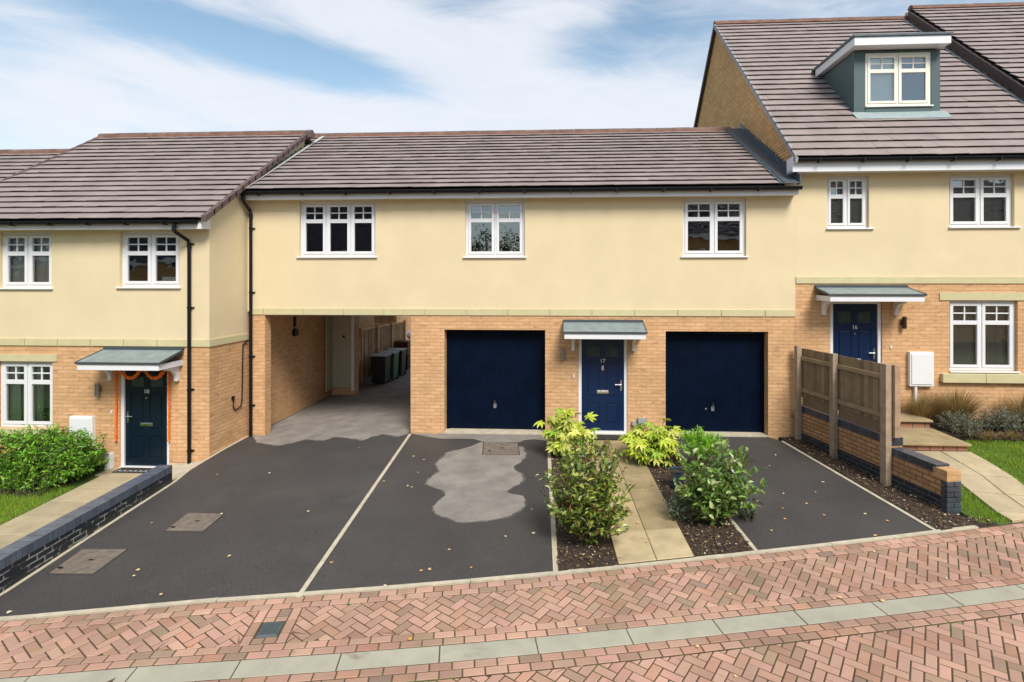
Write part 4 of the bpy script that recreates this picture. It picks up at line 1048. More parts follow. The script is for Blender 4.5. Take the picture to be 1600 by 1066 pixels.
# ================================================================== left garden (no 18)
gl=lambda x,y:-.43
LW=lambda s:(A[0]+(B2[0]-A[0])*s-.22,A[1]+(B2[1]-A[1])*s)
m=MB(); ys=[-1.30,-1.75,-2.35,-2.95,-3.55,-4.15,-4.75,-5.35,-5.95,-6.4]
for i in range(9):
    y0,y1=ys[i],ys[i+1]; xl0=-8.85+ .12*(-y0-1.3); xl1=-8.85+.12*(-y1-1.3); xr=-6.98 if i==0 else -7.0+.03*i
    if y0>-1.4: P=[(-8.95,y0),(-8.95,y1),(-7.02,y1),(-7.02,y0)]
    else: P=[(xl0,y0),(xl1,y1),(LW(.3)[0]-.0+.0,y1),(LW(.3)[0],y0)]
    mid=(P[0][0]+P[3][0])/2
    k=rnd.uniform(.85,1.1); block(m,[P[0],P[1],(mid,P[1][1]),(mid,P[0][1])],(k,k,k),gap=.004,zf=gl,h=.02); k=rnd.uniform(.85,1.1); block(m,[(mid,P[0][1]),(mid,P[1][1]),P[2],P[3]],(k,k,k),gap=.004,zf=gl,h=.02)
tag(m.build('garden_path',SLABC),kind='structure')
slab('garden_ground',[(-18,Y8),(XL,Y8),(XL+.0,DL0[1]),LW(0),LW(1),(-18,-7.6)],gl,TURF,-.005,.3)['kind']='structure'
lawnL=[(-14,-2.9),(-8.95,-2.25),(-8.80,-2.3),(-8.30,-6.3),(-14,-7.1)]
o=slab('concrete_apron',[(-7.75,-1.33),(XL-.0,-1.33),(-6.975,-1.31),(-6.93,-2.4),(-7.05,-2.62),(-7.3,-2.2),(-7.75,-1.8)],lambda x,y:-.30 if x<-7.2 else -.24,KERB,0,.3); o['kind']='structure'
# white edging of door number 18 mat
dm18=thing('doormat','black and white patterned doormat before the number 18 door','doormat'); m=MB()
m.box(-8.72,-7.98,-1.62,-1.36,-.41,-.395); m.build('mat',MAT1,dm18)
m=MB()
for k in range(7): 
    x=-8.67+k*.105; m.prism([(x,-1.60),(x+.045,-1.49),(x+.09,-1.60),(x+.045,-1.54)],'z',-.394,-.391)
m.build('pattern',MAT2,dm18); rbase(dm18,(-8.35,-1.5,-.41))
dm17=MB(); dm17.box(.45,1.15,-.42,-.10,.035,.05); tag(dm17.build('doormat',MAT1),'dark brown doormat on the path before the number 17 door','doormat')
# step slab at 17 door
m=MB(); m.box(.27,1.33,-.09,-.0,-.05,.038); tag(m.build('door_step',KERB),kind='structure')
# garland
gd=thing('flower_garland','orange marigold garland hung round the number 18 door','garland')
def beads(m,path,r=.024):
    L=0
    for (a,b) in zip(path,path[1:]):
        a=Vector(a);b=Vector(b); n=max(1,int((b-a).length/(r*1.1)))
        for k in range(n):
            p=a+(b-a)*(k/n); M=Matrix.Rotation(rnd.random()*3,3,'X')@Matrix.Rotation(rnd.random()*3,3,'Y')
            rr=r*rnd.uniform(.85,1.2)
            V=[p+M@Vector(v)*rr for v in ((1,0,0),(-1,0,0),(0,1,0),(0,-1,0),(0,0,1),(0,0,-1))]; i=len(m.v); m.v+=[tuple(v) for v in V]
            for f in ((0,2,4),(2,1,4),(1,3,4),(3,0,4),(2,0,5),(1,2,5),(3,1,5),(0,3,5)): m.f.append(tuple(i+u for u in f)); m.t.append((1,1,1)); m.m.append(0)
for (xa,xb) in ((-8.80,-8.33),(-8.31,-7.83)):
    m=MB(); pts=[(xa+(xb-xa)*t/12,Y8-.05,1.60-.24*math.sin(math.pi*t/12)**.8) for t in range(13)]; beads(m,pts,.044); m.build('swag',ORANGE,gd)
for x,zb in ((-8.87,.10),(-7.785,.12)):
    m=MB(); beads(m,[(x,Y8-.045,1.62),(x+.005,Y8-.045,.9),(x-.003,Y8-.045,zb)],.026); m.build('strand',ORANGE,gd)
rbase(gd,(-8.32,Y8,1.6))

# ================================================================== right garden (no 16)
def gR(x,y):
    if y>-.75: z=.46
    elif y>-1.8: z=.46-.14*(-.75-y)/1.05
    else: z=.32-.155*(-1.8-y)
    return max(z,-.12+.0) 
def gRp(x,y): 
    return max(.30-.17*(-1.8-y),g(x,y)-.0) if y<-1.8 else .30
def inwall(s): q=lerp(P0,P1,s); return (q[0]+.205,q[1]+.04)
polyR=[inwall(0),inwall(.5),inwall(1.0),(5.75,-3.60),(6.0,kerb(6.0)+.02)]+[(x,kerb(x)+.02) for x in (7,8,9,10,12,15)]+[(15,0),(XR+.2,0)]
def gRg(x,y):
    z=gR(x,y); k=kerb(min(x,14))
    # sink to the kerb level at the footway
    t=max(0,min(1,(y-k)/1.1)); t=t*t*(3-2*t)
    return g(x,y)*(1-t)+z*t
slab('garden_ground',polyR,gRg,TURF,-.02,.5,step=.25)['kind']='structure'
lawnR1=[(6.98,-1.45),(7.4,-1.30),(15,-1.2),(15,kerb(14)+.2),(10,kerb(10)+.05),(7.6,kerb(7.6)+.05),(7.05,-3.3),(6.95,-1.9)]
lawnR2=[(5.72,-2.6),(5.97,-2.0),(6.17,-3.42),(6.20,kerb(6.2)+.03),(5.72,kerb(5.72)+.06),(5.74,-3.3)]
# path slabs
m=MB(); yy=[-1.80,-2.2,-2.6,-3.0,-3.42]
for i in range(len(yy)-1):
    y0,y1=yy[i],yy[i+1]
    for s in (0,1):
        xa0=5.95+.13*(-y0-1.8)+.5*s; xa1=5.95+.13*(-y1-1.8)+.5*s; k=rnd.uniform(.88,1.15)
        def zz(x,y): return max(gRg(x,y),gRg(x,y))
        block(m,[(xa0,y0),(xa1,y1),(xa1+.5,y1),(xa0+.5,y0)],(k,k,k),gap=.009,zf=gRg,h=.02)
xa=6.10; 
for s in (0,1):
    xx=6.16+.5*s; block(m,[(xx,-3.42),(xx+.04,kerb(xx)+.03),(xx+.54,kerb(xx+.5)+.03),(xx+.5,-3.42)],(1.1,1.1,1.1),gap=.004,zf=gRg,h=.02)
tag(m.build('garden_path',SLABC),kind='structure')
st=thing('entrance_steps','two broad buff slab steps with brick risers leading to the number 16 door','steps')
m=MB()
for (x0,x1,y0,y1,z) in ((5.62,6.92,-1.80,-.72,.47),(5.4,6.95,-.76,-.0,.615)):
    m.box(x0,x1,y0+.03,y1,.0,z-.04)
m.build('riser',brick_mat('step_brick',(.40,.19,.11),(.33,.14,.09),(.10,.08,.06),bh=.11,ms=.012,dark=(.12,.06,.04)),st)
m=MB()
for (x0,x1,y0,y1,z) in ((5.58,6.95,-1.83,-.765,.47),(5.38,6.98,-.79,-.01,.615)):
    k=rnd.uniform(.9,1.1); m.box(x0,x1,y0,y1,z-.038,z,tint=(k,k,k))
m.build('tread',SLAB,st,bevel=.006); rbase(st,(6.2,-.9,.3))

# grass
def grass(name,poly,zf,dens,h=(.025,.055),seed=1):
    r=random.Random(seed); m=MB(); A_=abs(area(poly)); n=int(A_*dens); x0=min(p[0] for p in poly);x1=max(p[0] for p in poly);y0=min(p[1] for p in poly);y1=max(p[1] for p in poly); k=0
    while k<n:
        x=r.uniform(x0,x1);y=r.uniform(y0,y1)
        if not inpoly(x,y,poly): continue
        k+=1; z=zf(x,y)-.01; a=r.random()*6.28; hh=r.uniform(*h)*(1+.5*noise.noise(Vector((x*3,y*3,0)))); w=.004; lx,ly=r.uniform(-.025,.025),r.uniform(-.025,.025)
        q=noise.noise(Vector((x*2.2,y*2.2,3)))*.5+.5; b=r.uniform(.75,1.25)
        c=((.17+.15*q)*b,(.33+.10*q)*b,.02*b) if r.random()>.08 else (.28*b,.24*b,.08*b)
        dx_,dy_=math.cos(a)*w,math.sin(a)*w
        m.face([(x-dx_,y-dy_,z),(x+dx_,y+dy_,z),(x+lx,y+ly,z+hh+.01)],c)
    return tag(m.build(name,GRASSM),kind='stuff')
lawnLv=[(-11.8,-2.75),(-8.95,-2.25),(-8.80,-2.35),(-8.32,-5.6),(-11.8,-6.2)]
grass('lawn_grass',lawnLv,gl,3200,(.03,.06),1)
lawnRv=[(6.98,-1.45),(7.4,-1.25),(10.2,-1.2),(10.2,kerb(10)+.2),(7.6,kerb(7.6)+.05),(7.05,-3.3),(6.95,-1.9)]
grass('lawn_grass',lawnRv,gRg,3200,(.025,.05),2)
grass('lawn_grass',lawnR2,gRg,3600,(.03,.06),3)

# ================================================================== manhole covers
def manhole(pts,label,name='manhole_cover'):
    P=[gr(*p) for p in pts]
    if area(P)<0: P=P[::-1]
    t=thing(name,label,'manhole cover')
    m=MB(); block(m,P,(1,1,1),gap=0,h=.006,zf=g,bev=.002); m.build('cover_frame',COVERE,t)
    m=MB(); q=inset(P,.018); block(m,q,(1,1,1),gap=0,h=.010,zf=g,bev=.002)
    o=m.build('lid',COVER,t)
    cx=sum(p[0] for p in P)/4; cy=sum(p[1] for p in P)/4
    m=MB()
    for dx_,dy_ in ((-.2,-.18),(.2,.18),(0.02,.02)):
        M=Matrix.Translation((cx+dx_,cy+dy_,g(cx,cy)+.0135)); m.box(-.03,.03,-.012,.012,-.004,.001,mat=M)
    m.build('lifting_slot',BLACKP,o)
    rbase(t,(cx,cy,g(cx,cy)))
manhole([(293,801),(352,803),(318,832),(255,831)],'brownish manhole cover on the left driveway, the middle one, nearer the house')
manhole([(128,858),(201,858),(146,899),(73,898)],'brownish manhole cover nearest the black brick wall and the footway')
manhole([(755,691),(810,692),(813,712),(753,711)],'weathered manhole cover just before the left garage door')

# ================================================================== alley beyond the passage
def alley_fence(label,P0_,P1_,zt,n_panels,z0=0.,tone=(1,1,1),rails=False,mt=WOODA,tip=False,posttint=(1.5,1.45,1.3)):
    t=thing('timber_fence',label,'fence'); l=math.hypot(P1_[0]-P0_[0],P1_[1]-P0_[1]); a=math.atan2(P1_[1]-P0_[1],P1_[0]-P0_[0])
    for k in range(n_panels):
        s0=l*k/n_panels; s1=l*(k+1)/n_panels; M=Matrix.Translation((P0_[0],P0_[1],z0))@Matrix.Rotation(a,4,'Z'); m=MB(); n=max(1,round((s1-s0-.1)/.11)); W=(s1-s0-.1)/n
        for q in range(n):
            kk=rnd.uniform(.7,1.2); x=s0+.1+q*W; m.box(x+.001,x+W-.001,.0+(.008 if q%2 else 0),.016+(.008 if q%2 else 0),.06,zt-.04,mat=M,tint=(kk*tone[0],kk*tone[1],kk*tone[2]))
        m.box(s0+.1,s1,-.01,.03,zt-.04,zt,mat=M,tint=posttint)
        if rails:
            for z in (zt*.3,zt*.62,zt-.45): m.box(s0+.1,s1,-.05,-.002,z,z+.09,mat=M,tint=(1.3,1.25,1.15))
        m.build('fence_panel',mt,t)
    for k in range(n_panels+1):
        s0=l*k/n_panels; m=MB(); M=Matrix.Translation((P0_[0],P0_[1],z0))@Matrix.Rotation(a,4,'Z'); m.box(s0,s0+.09,-.05,.05,0,zt+.04,mat=M,tint=posttint); m.build('fence_post',mt,t)
    rbase(t,(P0_[0],P0_[1],z0)); return t
alley_fence('brown timber fence running back along the alley behind the wheelie bins',(-6.60,5.6),(-6.20,9.0),1.70,3)
gt=thing('garden_gate','low arched brown timber gate beside the alley fence','gate')
m=MB()
for k in range(5):
    y=4.72+k*.15; zt=1.42+.16*math.sin(math.pi*(k+.5)/5); kk=rnd.uniform(.8,1.1); m.box(-6.55,-6.53,y+.004,y+.144,.05,zt,tint=(kk,kk,kk))
m.build('gate_leaf',WOODA,gt); m=MB(); m.box(-6.57,-6.50,5.48,5.55,0,1.5,tint=(1.5,1.4,1.3)); m.build('gate_post',WOODA,gt); rbase(gt,(-6.5,5,0))
alley_fence('greyish timber fence with rails closing off the garden beyond the alley fence',(-9.2,8.6),(-6.7,9.4),1.98,2,rails=True,tone=(.9,.85,.8))
alley_fence('tall brown timber fence across the far end of the alley',(-10.2,13.6),(-3.0,13.6),2.6,4,tone=(.75,.68,.62),posttint=(1.6,1.5,1.3))
m=MB()
# far garden ground behind the houses
slab('rear_garden_ground',[(-30,6.55),(-7.0,6.55),(-7.0,16),(-3.3,16),(-3.3,7.3),(4.7,7.3),(4.7,12),(30,12),(30,40),(-30,40)],lambda x,y:-.02,TURF,0,.3,step=0)['kind']='structure'
def bin_(x,y,label,body,lid,h=.98,w=.5,d=.55,name='wheelie_bin',ang_=0.):
    t=thing(name,label,'bin','wheelie bins in the alley'); M=Matrix.Translation((x,y,g(x,y)))@Matrix.Rotation(ang_,4,'Z')
    m=MB(); tp=.86
    P=[(-w/2*tp,-d/2*tp,.06),(w/2*tp,-d/2*tp,.06),(w/2*tp,d/2*tp,.06),(-w/2*tp,d/2*tp,.06),(-w/2,-d/2,h-.07),(w/2,-d/2,h-.07),(w/2,d/2,h-.07),(-w/2,d/2,h-.07)]
    i=len(m.v); m.v+=[tuple(M@Vector(p)) for p in P]
    for f in ((3,2,1,0),(4,5,6,7),(0,1,5,4),(1,2,6,5),(2,3,7,6),(3,0,4,7)): m.f.append(tuple(i+u for u in f)); m.t.append((1,1,1)); m.m.append(0)
    m.box(-w/2-.015,w/2+.015,-d/2-.015,d/2+.015,h-.10,h-.065,mat=M); m.build('body',body,t,bevel=.012)
    m=MB(); 
    pr=[(-d/2-.03,h-.063),(d/2+.03,h-.063),(d/2+.03,h-.03),(0,h+.01),(-d/2-.03,h-.03)]
    i=len(m.v)
    for X in(-w/2-.02,w/2+.02): m.v+=[tuple(M@Vector((X,p[0],p[1]))) for p in pr]
    m.f+= [tuple(i+q for q in range(5)),tuple(i+9-q for q in range(5))]+[(i+q,i+5+q,i+5+(q+1)%5,i+(q+1)%5) for q in range(5)]; m.t+=[(1,1,1)]*7; m.m+=[0]*7
    m.build('lid',lid,t,bevel=.008)
    for sx_ in (-w/2+.02,w/2-.05):
        m=MB(); c=M@Vector((sx_,d/2-.05,.09)); c2=M@Vector((sx_+.035,d/2-.05,.09)); m.tube([c,c2],.09,14); m.build('wheel',BLACKP,t)
    rbase(t,(x,y,g(x,y)))
bin_(-6.05,5.95,'black wheelie bin with grey lid, nearest of the three in the alley',BINB,BINL)
bin_(-5.99,6.65,'green wheelie bin, middle of the three in the alley',BING,BINL)
bin_(-5.94,7.35,'dark wheelie bin, farthest of the three in the alley',BINB,BINL)
def crate(x,y,z,label,mt,w=.6,d=.42,h=.38,lidm=None):
    t=thing('recycling_box',label,'recycling box'); m=MB(); M=Matrix.Translation((x,y,z)); tp=.88
    P=[(-w/2*tp,-d/2*tp,0),(w/2*tp,-d/2*tp,0),(w/2*tp,d/2*tp,0),(-w/2*tp,d/2*tp,0),(-w/2,-d/2,h),(w/2,-d/2,h),(w/2,d/2,h),(-w/2,d/2,h)]
    i=len(m.v); m.v+=[tuple(M@Vector(p)) for p in P]
    for f in ((3,2,1,0),(4,5,6,7),(0,1,5,4),(1,2,6,5),(2,3,7,6),(3,0,4,7)): m.f.append(tuple(i+u for u in f)); m.t.append((1,1,1)); m.m.append(0)
    m.box(-w/2-.02,w/2+.02,-d/2-.02,d/2+.02,h-.03,h+.012,mat=M); m.build('body',mt,t,bevel=.01)
    m=MB(); m.box(-.09,.09,-d/2-.03,-d/2-.01,h*.5,h*.5+.03,mat=M); m.build('handle',lidm or BINL,t); rbase(t,(x,y,z))
crate(-6.0,8.3,0,'black recycling box on the alley ground beyond the bins',BINB,.46,.5,.5)
crate(-6.0,8.3,.52,'brown crate stacked on the black recycling box',BROWNP,.46,.5,.52,BROWNP)
bin_(-6.15,9.55,'small black bin with white lid at the far end of the alley',BINB,WHITEB,1.0,.5,.5)
m=MB(); sp=Vector((-6.32,10.2,1.08)); 
for a in range(8):
    for b in range(5):
        def q(a,b): 
            u=a/8*2*math.pi; v=b/5*math.pi; return (sp.x+0.15*math.sin(v)*math.cos(u),sp.y+.12*math.sin(v)*math.sin(u),sp.z-.16*math.cos(v)+.03*math.sin(3*u))
        m.face([q(a,b),q(a+1,b),q(a+1,b+1),q(a,b+1)])
m.tube([(sp.x,sp.y,.0),(sp.x,sp.y,1.0)],.03,8)
tag(m.build('white_sack',WHITEB,smooth=True),'white rounded sack propped up at the far end of the alley','sack')

# ================================================================== plants
def leaf(m,p,d,up,L,W,c,fold=.25,droop=.15):
    d=d.normalized(); s=d.cross(up)
    if s.length<.01: s=d.cross(Vector((1,0,0)))
    s.normalize(); n=s.cross(d).normalized()
    b=p; l1=p+d*L*.35+s*W*.5+n*W*fold; l2=p+d*L*.72+s*W*.38+n*(W*fold*.8-L*droop*.4); r1=p+d*L*.35-s*W*.5+n*W*fold; r2=p+d*L*.72-s*W*.38+n*(W*fold*.8-L*droop*.4); tp=p+d*L-n*L*droop; md=p+d*L*.5-n*L*droop*.25
    i=len(m.v); m.v+=[tuple(v) for v in (b,l1,l2,tp,md,r1,r2)]
    m.f+=[(i,i+4,i+1),(i+1,i+4,i+2),(i+2,i+4,i+3),(i,i+5,i+4),(i+5,i+6,i+4),(i+6,i+3,i+4)]; m.t+=[c]*6; m.m+=[0]*6
def pick(pal,r):
    x=r.random(); a=0
    for wgt,c in pal:
        a+=wgt
        if x<=a: break
    k=r.uniform(.75,1.25); return tuple(round(v*k,4) for v in c)
def shrub(name,label,cx,cy,z0,rx,ry,h,nb,nl,L,W,pal,seed,kind='oval',base_r=.08,zc=.55,fold=.25,group=None,lm=LEAFG,low=-.55,cat='shrub',span=(.35,1.)):
    r=random.Random(seed); t=thing(name,label,cat,group); st_=MB(); fo=MB(); base=Vector((cx,cy,z0))
    for k in range(nb):
        while True:
            v=Vector((r.uniform(-1,1),r.uniform(-1,1),r.uniform(low,1)))
            if .25<v.length<1: break
        v=v.normalized()*(r.uniform(.72,1.06)) if r.random()<.75 else v
        lump=1+.22*noise.noise(Vector((v.x*2.1+seed,v.y*2.1,v.z*2.1)))
        tip=Vector((cx+v.x*rx*lump,cy+v.y*ry*lump,z0+h*zc+v.z*h*(1-zc if v.z>0 else zc)*lump))
        if tip.z<z0+.05: tip.z=z0+.05+r.random()*.05
        b0=base+Vector((r.uniform(-1,1)*base_r,r.uniform(-1,1)*base_r,0)); mid=b0.lerp(tip,.5)+Vector((0,0,.12*h*r.random()))+Vector((b0.x-cx,b0.y-cy,0))*.3
        def bez(u): return b0*(1-u)**2+mid*2*u*(1-u)+tip*u*u
        st_.tube([bez(0),bez(.35),bez(.7),bez(1)],[.007,.005,.0035,.0015],4,caps=False)
        out=(tip-base).normalized()
        for q in range(nl):
            u=span[0]+(span[1]-span[0])*(q+r.random())/nl; p=bez(u)
            dr=(out*.5+Vector((r.gauss(0,.7),r.gauss(0,.7),r.gauss(.15,.5)))).normalized()
            if kind=='palm':
                c=pick(pal,r); stalk=p+dr*L*.5; st_.tube([p,stalk],.003,3,caps=False)
                upv=(Vector((0,-.35,1))+Vector((r.gauss(0,.35),r.gauss(0,.35),0))).normalized(); ax=(dr-upv*dr.dot(upv)).normalized()
                sd_=upv.cross(ax)
                for a in (-120,-80,-42,0,42,80,120):
                    aa=R(a+r.uniform(-6,6)); dd=ax*math.cos(aa)+sd_*math.sin(aa); ll=L*(1-.0024*abs(a))*r.uniform(.85,1.05)
                    leaf(fo,stalk,dd-upv*.12,upv,ll,ll*.34,c,.18,.22)
            elif kind=='needle':
                c=pick(pal,r); leaf(fo,p,dr,Vector((0,0,1)),L*r.uniform(.7,1.2),W,c,.1,.1)
            else:
                c=pick(pal,r); up=(Vector((0,0,1))+Vector((r.gauss(0,.4),r.gauss(0,.4),0)))
                leaf(fo,p,dr,up,L*r.uniform(.7,1.2),W*r.uniform(.8,1.15),c,fold,.12)
    st_.build('stem',BARK,t); fo.build('foliage',lm,t); rbase(t,(cx,cy,z0)); return t
YG=[(.45,(.46,.54,.045)),(.30,(.28,.42,.035)),(.25,(.62,.62,.14))]
DG=[(.30,(.10,.17,.022)),(.30,(.18,.26,.035)),(.22,(.34,.38,.07)),(.06,(.24,.08,.04)),(.12,(.42,.42,.16))]
LG=[(.33,(.12,.24,.035)),(.30,(.20,.32,.06)),(.25,(.36,.42,.16)),(.12,(.06,.12,.025))]
def at_ground(px,py): return gr(px,py)
# fatsia left of the path, by the garage corner
x,y=at_ground(888,712); shrub('fatsia_shrub','yellow green large leaved shrub by the left garage corner, left of the path',x,y,g(x,y),.46,.42,.88,46,3,.19,.05,YG,11,'palm',group='shrubs of the front beds',lm=LEAF,zc=.6,low=-.6)
x,y=at_ground(1025,722); shrub('fatsia_shrub','yellow green large leaved shrub beside the waste pipe, right of the path',x,y,g(x,y),.56,.42,.74,48,3,.18,.05,YG,12,'palm',group='shrubs of the front beds',lm=LEAF,zc=.55)
x,y=at_ground(915,850); shrub('laurel_shrub','large dark green shrub with reddish tips in the left front bed',x,y,g(x,y),.60,.50,1.42,200,14,.092,.040,DG,13,group='shrubs of the front beds',zc=.52)
x,y=at_ground(1118,818); shrub('laurel_shrub','open green shrub with pale edged leaves in the right front bed',x,y,g(x,y),.62,.48,1.16,150,11,.115,.052,LG,14,group='shrubs of the front beds',zc=.55,span=(.3,1.))
x,y=at_ground(1095,735); shrub('euphorbia_plant','bright green feathery plant behind the open shrub, before the right garage',x,y,g(x,y),.42,.25,.74,40,85,.075,.011,[(.5,(.24,.52,.02)),(.5,(.36,.62,.06))],15,'needle',group='shrubs of the front beds',cat='plant',zc=.62,low=0.,lm=LEAF,span=(.5,1.))
x,y=at_ground(1060,815); shrub('hebe_plant','small silvery plant at the foot of the right front shrub by the path',x,y,g(x,y),.22,.2,.42,60,18,.03,.012,[(.6,(.20,.25,.19)),(.4,(.12,.17,.11))],16,group='shrubs of the front beds',cat='plant')
x,y=at_ground(1168,812); shrub('hebe_plant','small grey green plant at the kerb side of the right front bed',x,y,g(x,y),.15,.15,.34,36,16,.03,.012,[(.6,(.18,.24,.15)),(.4,(.12,.17,.10))],26,group='shrubs of the front beds',cat='plant')
x,y=at_ground(935,700); shrub('small_shrub','thin brownish plant beside the path behind the dark shrub',x+.02,y-.55,g(x,y),.22,.22,.35,22,12,.05,.02,[(.5,(.20,.16,.06)),(.5,(.16,.2,.05))],17,group='shrubs of the front beds',cat='plant')
# pot
x,y=at_ground(1058,765); t=thing('plant_pot','dark blue glazed pot half hidden in the right front bed','plant pot'); m=MB(); z=g(x,y)+.02
prof=[(.08,0),(.10,.04),(.125,.2),(.13,.28),(.145,.29),(.145,.31),(.13,.31),(.12,.28)]
for k in range(len(prof)-1):
    for q in range(20):
        a,b=2*math.pi*q/20,2*math.pi*(q+1)/20; (r0,h0),(r1,h1)=prof[k],prof[k+1]
        m.face([(x+r0*math.cos(a),y+r0*math.sin(a),z+h0),(x+r0*math.cos(b),y+r0*math.sin(b),z+h0),(x+r1*math.cos(b),y+r1*math.sin(b),z+h1),(x+r1*math.cos(a),y+r1*math.sin(a),z+h1)])
m.build('pot',POTB,t,smooth=True)
m=MB(); m.tube([(x,y,z+.22),(x,y,z+.265)],.118,20); m.build('compost',SOIL,t)
rbase(t,(x,y,z))
# wooden planter by door 17
x,y=at_ground(990,692)
t=thing('plant_pot','small dark pot with a leafy plant between the door and the waste pipe','plant pot'); z=g(x,y)+.02; m=MB(); m.tube([(1.50,-.28,z),(1.50,-.28,z+.16)],[.08,.11],14); m.build('pot',BLACKP,t)
m=MB(); rr=random.Random(3)
for k in range(70): leaf(m,Vector((1.50+rr.uniform(-.06,.06),-.28+rr.uniform(-.06,.06),z+.16+rr.random()*.1)),Vector((rr.gauss(0,1),rr.gauss(0,1),rr.uniform(.2,1.2))),Vector((0,0,1)),.12,.03,pick([(.6,(.18,.30,.04)),(.4,(.3,.36,.06))],rr))
m.build('foliage',LEAF,t); rbase(t,(1.5,-.28,z))
# left hedge
HG=[(.40,(.13,.34,.018)),(.3,(.21,.44,.03)),(.18,(.07,.18,.012)),(.12,(.36,.52,.06))]
shrub('hypericum_bush','big bright green bush beneath the ground floor window of number 18',-9.85,-2.02,-.43,1.28,.66,1.0,800,20,.085,.030,HG,21,base_r=.8,zc=.5,lm=LEAF,low=-.9,span=(.15,1.),group='bushes of the left garden')
shrub('hypericum_bush','big bright green bush at the left edge of the photo before number 18',-11.85,-2.15,-.43,1.0,.62,.92,420,18,.085,.030,HG,22,base_r=.7,zc=.5,lm=LEAF,low=-.9,span=(.15,1.),group='bushes of the left garden')
shrub('variegated_plant','pale yellow leaved plant growing through the front of the left bush',-9.98,-2.65,-.43,.25,.14,.70,14,9,.10,.045,[(.6,(.42,.45,.16)),(.4,(.25,.33,.06))],23,lm=LEAF,cat='plant')
x,_,z=atY(5,672,-2.5); shrub('maple_plant','orange brown autumn leaves at the left edge above the bush',x-.12,-2.5,-.43,.16,.12,1.0,12,6,.10,.05,[(.6,(.50,.26,.07)),(.4,(.42,.33,.12))],24,lm=LEAF,cat='plant',zc=.85,low=-.3)
# ornamental grasses and lavender by house 16
def tuft(name,label,cx,cy,z0,n,h,spread,cols,seed,w=.005,cat='plant',group='border plants of number 16',droop=.5):
    r=random.Random(seed); m=MB()
    for k in range(n):
        a=r.random()*6.28; q=r.random()**.6*spread; bx,by=cx+math.cos(a)*q*.35,cy+math.sin(a)*q*.35; hh=h*r.uniform(.5,1.05); ex,ey=math.cos(a)*q,math.sin(a)*q; c=pick(cols,r)
        px_,py_=-math.sin(a)*w,math.cos(a)*w; P=[]
        for u in (0,.35,.7,1.): P.append(Vector((bx+ex*u*u,by+ey*u*u,z0+hh*(u-droop*.35*u*u*u*(q/spread)))))
        for u in range(3):
            w0=1-u*.3; w1=1-(u+1)*.3; A_,B_=P[u],P[u+1]
            m.face([(A_.x-px_*w0,A_.y-py_*w0,A_.z),(A_.x+px_*w0,A_.y+py_*w0,A_.z),(B_.x+px_*w1,B_.y+py_*w1,B_.z),(B_.x-px_*w1,B_.y-py_*w1,B_.z)],c)
    t=m.build(name,GRASSM); tag(t,label,cat,group); return t
TAN=[(.5,(.34,.23,.08)),(.3,(.24,.16,.05)),(.2,(.42,.34,.16))]
GREY=[(.5,(.20,.24,.17)),(.3,(.28,.29,.21)),(.2,(.32,.24,.13))]
zf=.44
tuft('ornamental_grass','tan tufted grass between the steps and the white meter box',7.05,-.35,zf,900,.62,.36,TAN,31)
tuft('ornamental_grass','tall tan tufted grass right beside the meter box pipe',7.65,-.42,zf,1500,.78,.52,TAN,32)
tuft('ornamental_grass','low tan tufted grass under the right end of the ground floor window',8.95,-.35,zf,800,.66,.42,TAN,33)
tuft('ornamental_grass','tan tufted grass at the right edge of the photo',9.9,-.4,zf,900,.68,.42,TAN,35)
for i,(x,y,rx,hh,lb,pal) in enumerate([(7.35,-.95,.32,.36,'grey green lavender mound beside the upper step',GREY),(8.15,-.80,.40,.42,'grey brown lavender mound below the left half of the ground floor window',GREY),(8.85,-.85,.42,.42,'brown tangled mound below the right half of the ground floor window',[(.5,(.15,.11,.06)),(.5,(.19,.17,.11))]),(9.65,-.85,.45,.40,'dark green mound at the right end of the border',[(.6,(.07,.11,.06)),(.4,(.14,.19,.12))])]):
    shrub('lavender_plant',lb,x,y,zf-.02,rx*1.15,.38,hh*1.2,230,20,.055,.009,pal,40+i,'needle',cat='plant',group='border plants of number 16',zc=.4,low=-.6,lm=LEAF,base_r=.15)
m=MB()
for i,(x,y) in enumerate([(7.55,-1.30),(8.0,-1.25),(8.45,-1.28),(9.1,-1.22)]):
    rr=random.Random(i)
    for k in range(120): leaf(m,Vector((x+rr.gauss(0,.12),y+rr.gauss(0,.05),.42+rr.random()*.05)),Vector((rr.gauss(0,.5),rr.gauss(-.3,.4),rr.uniform(.1,.9))),Vector((0,0,1)),.14,.012,pick(TAN,rr))
tag(m.build('dry_leaf_litter',LEAF),kind='stuff')
# soil of the border
soil_bed('planting_bed',[(6.96,-.02),(12,-.02),(12,-1.22),(7.3,-1.30),(6.96,-1.1)],lambda x,y:.455,seed=8,amp=.02)

# ================================================================== fallen leaves, one by one
lf=None
spots=[(216,892,0),(211,901,0),(16,958,0),(238,818,0),(341,742,0),(345,804,0),(646,714,0),(660,719,0),(652,739,0),(599,753,0),(639,760,0),(642,762,0),(718,704,0),(715,713,0),(830,797,0),(832,834,0),(791,839,0),(660,893,0),(735,888,0),(601,917,0),(670,891,0),(836,745,0),(838,743,0),(1285,754,0),(1261,788,0),(1366,863,0),(1367,838,0),(1386,815,0),(1275,770,0),(1290,806,0),(1213,712,0),(1183,784,0),(1158,786,0),(1203,729,0),(1205,830,0),(1228,812,0),(1224,795,0),(1352,804,0),(420,740,0),(560,700,0),(480,800,0),(700,860,0),(520,880,0),(1180,768,0),(1222,772,0),(1240,700,0),(360,870,0),(250,930,0),(1020,760,0),(1003,768,0),(995,820,0),(1010,850,0),(905,985,1),(1140,930,1),(640,1000,1),(1280,890,1),(1380,940,1),(1480,905,1),(1090,1012,1),(1150,1058,1),(720,985,1),(300,1010,1),(1310,935,1)]
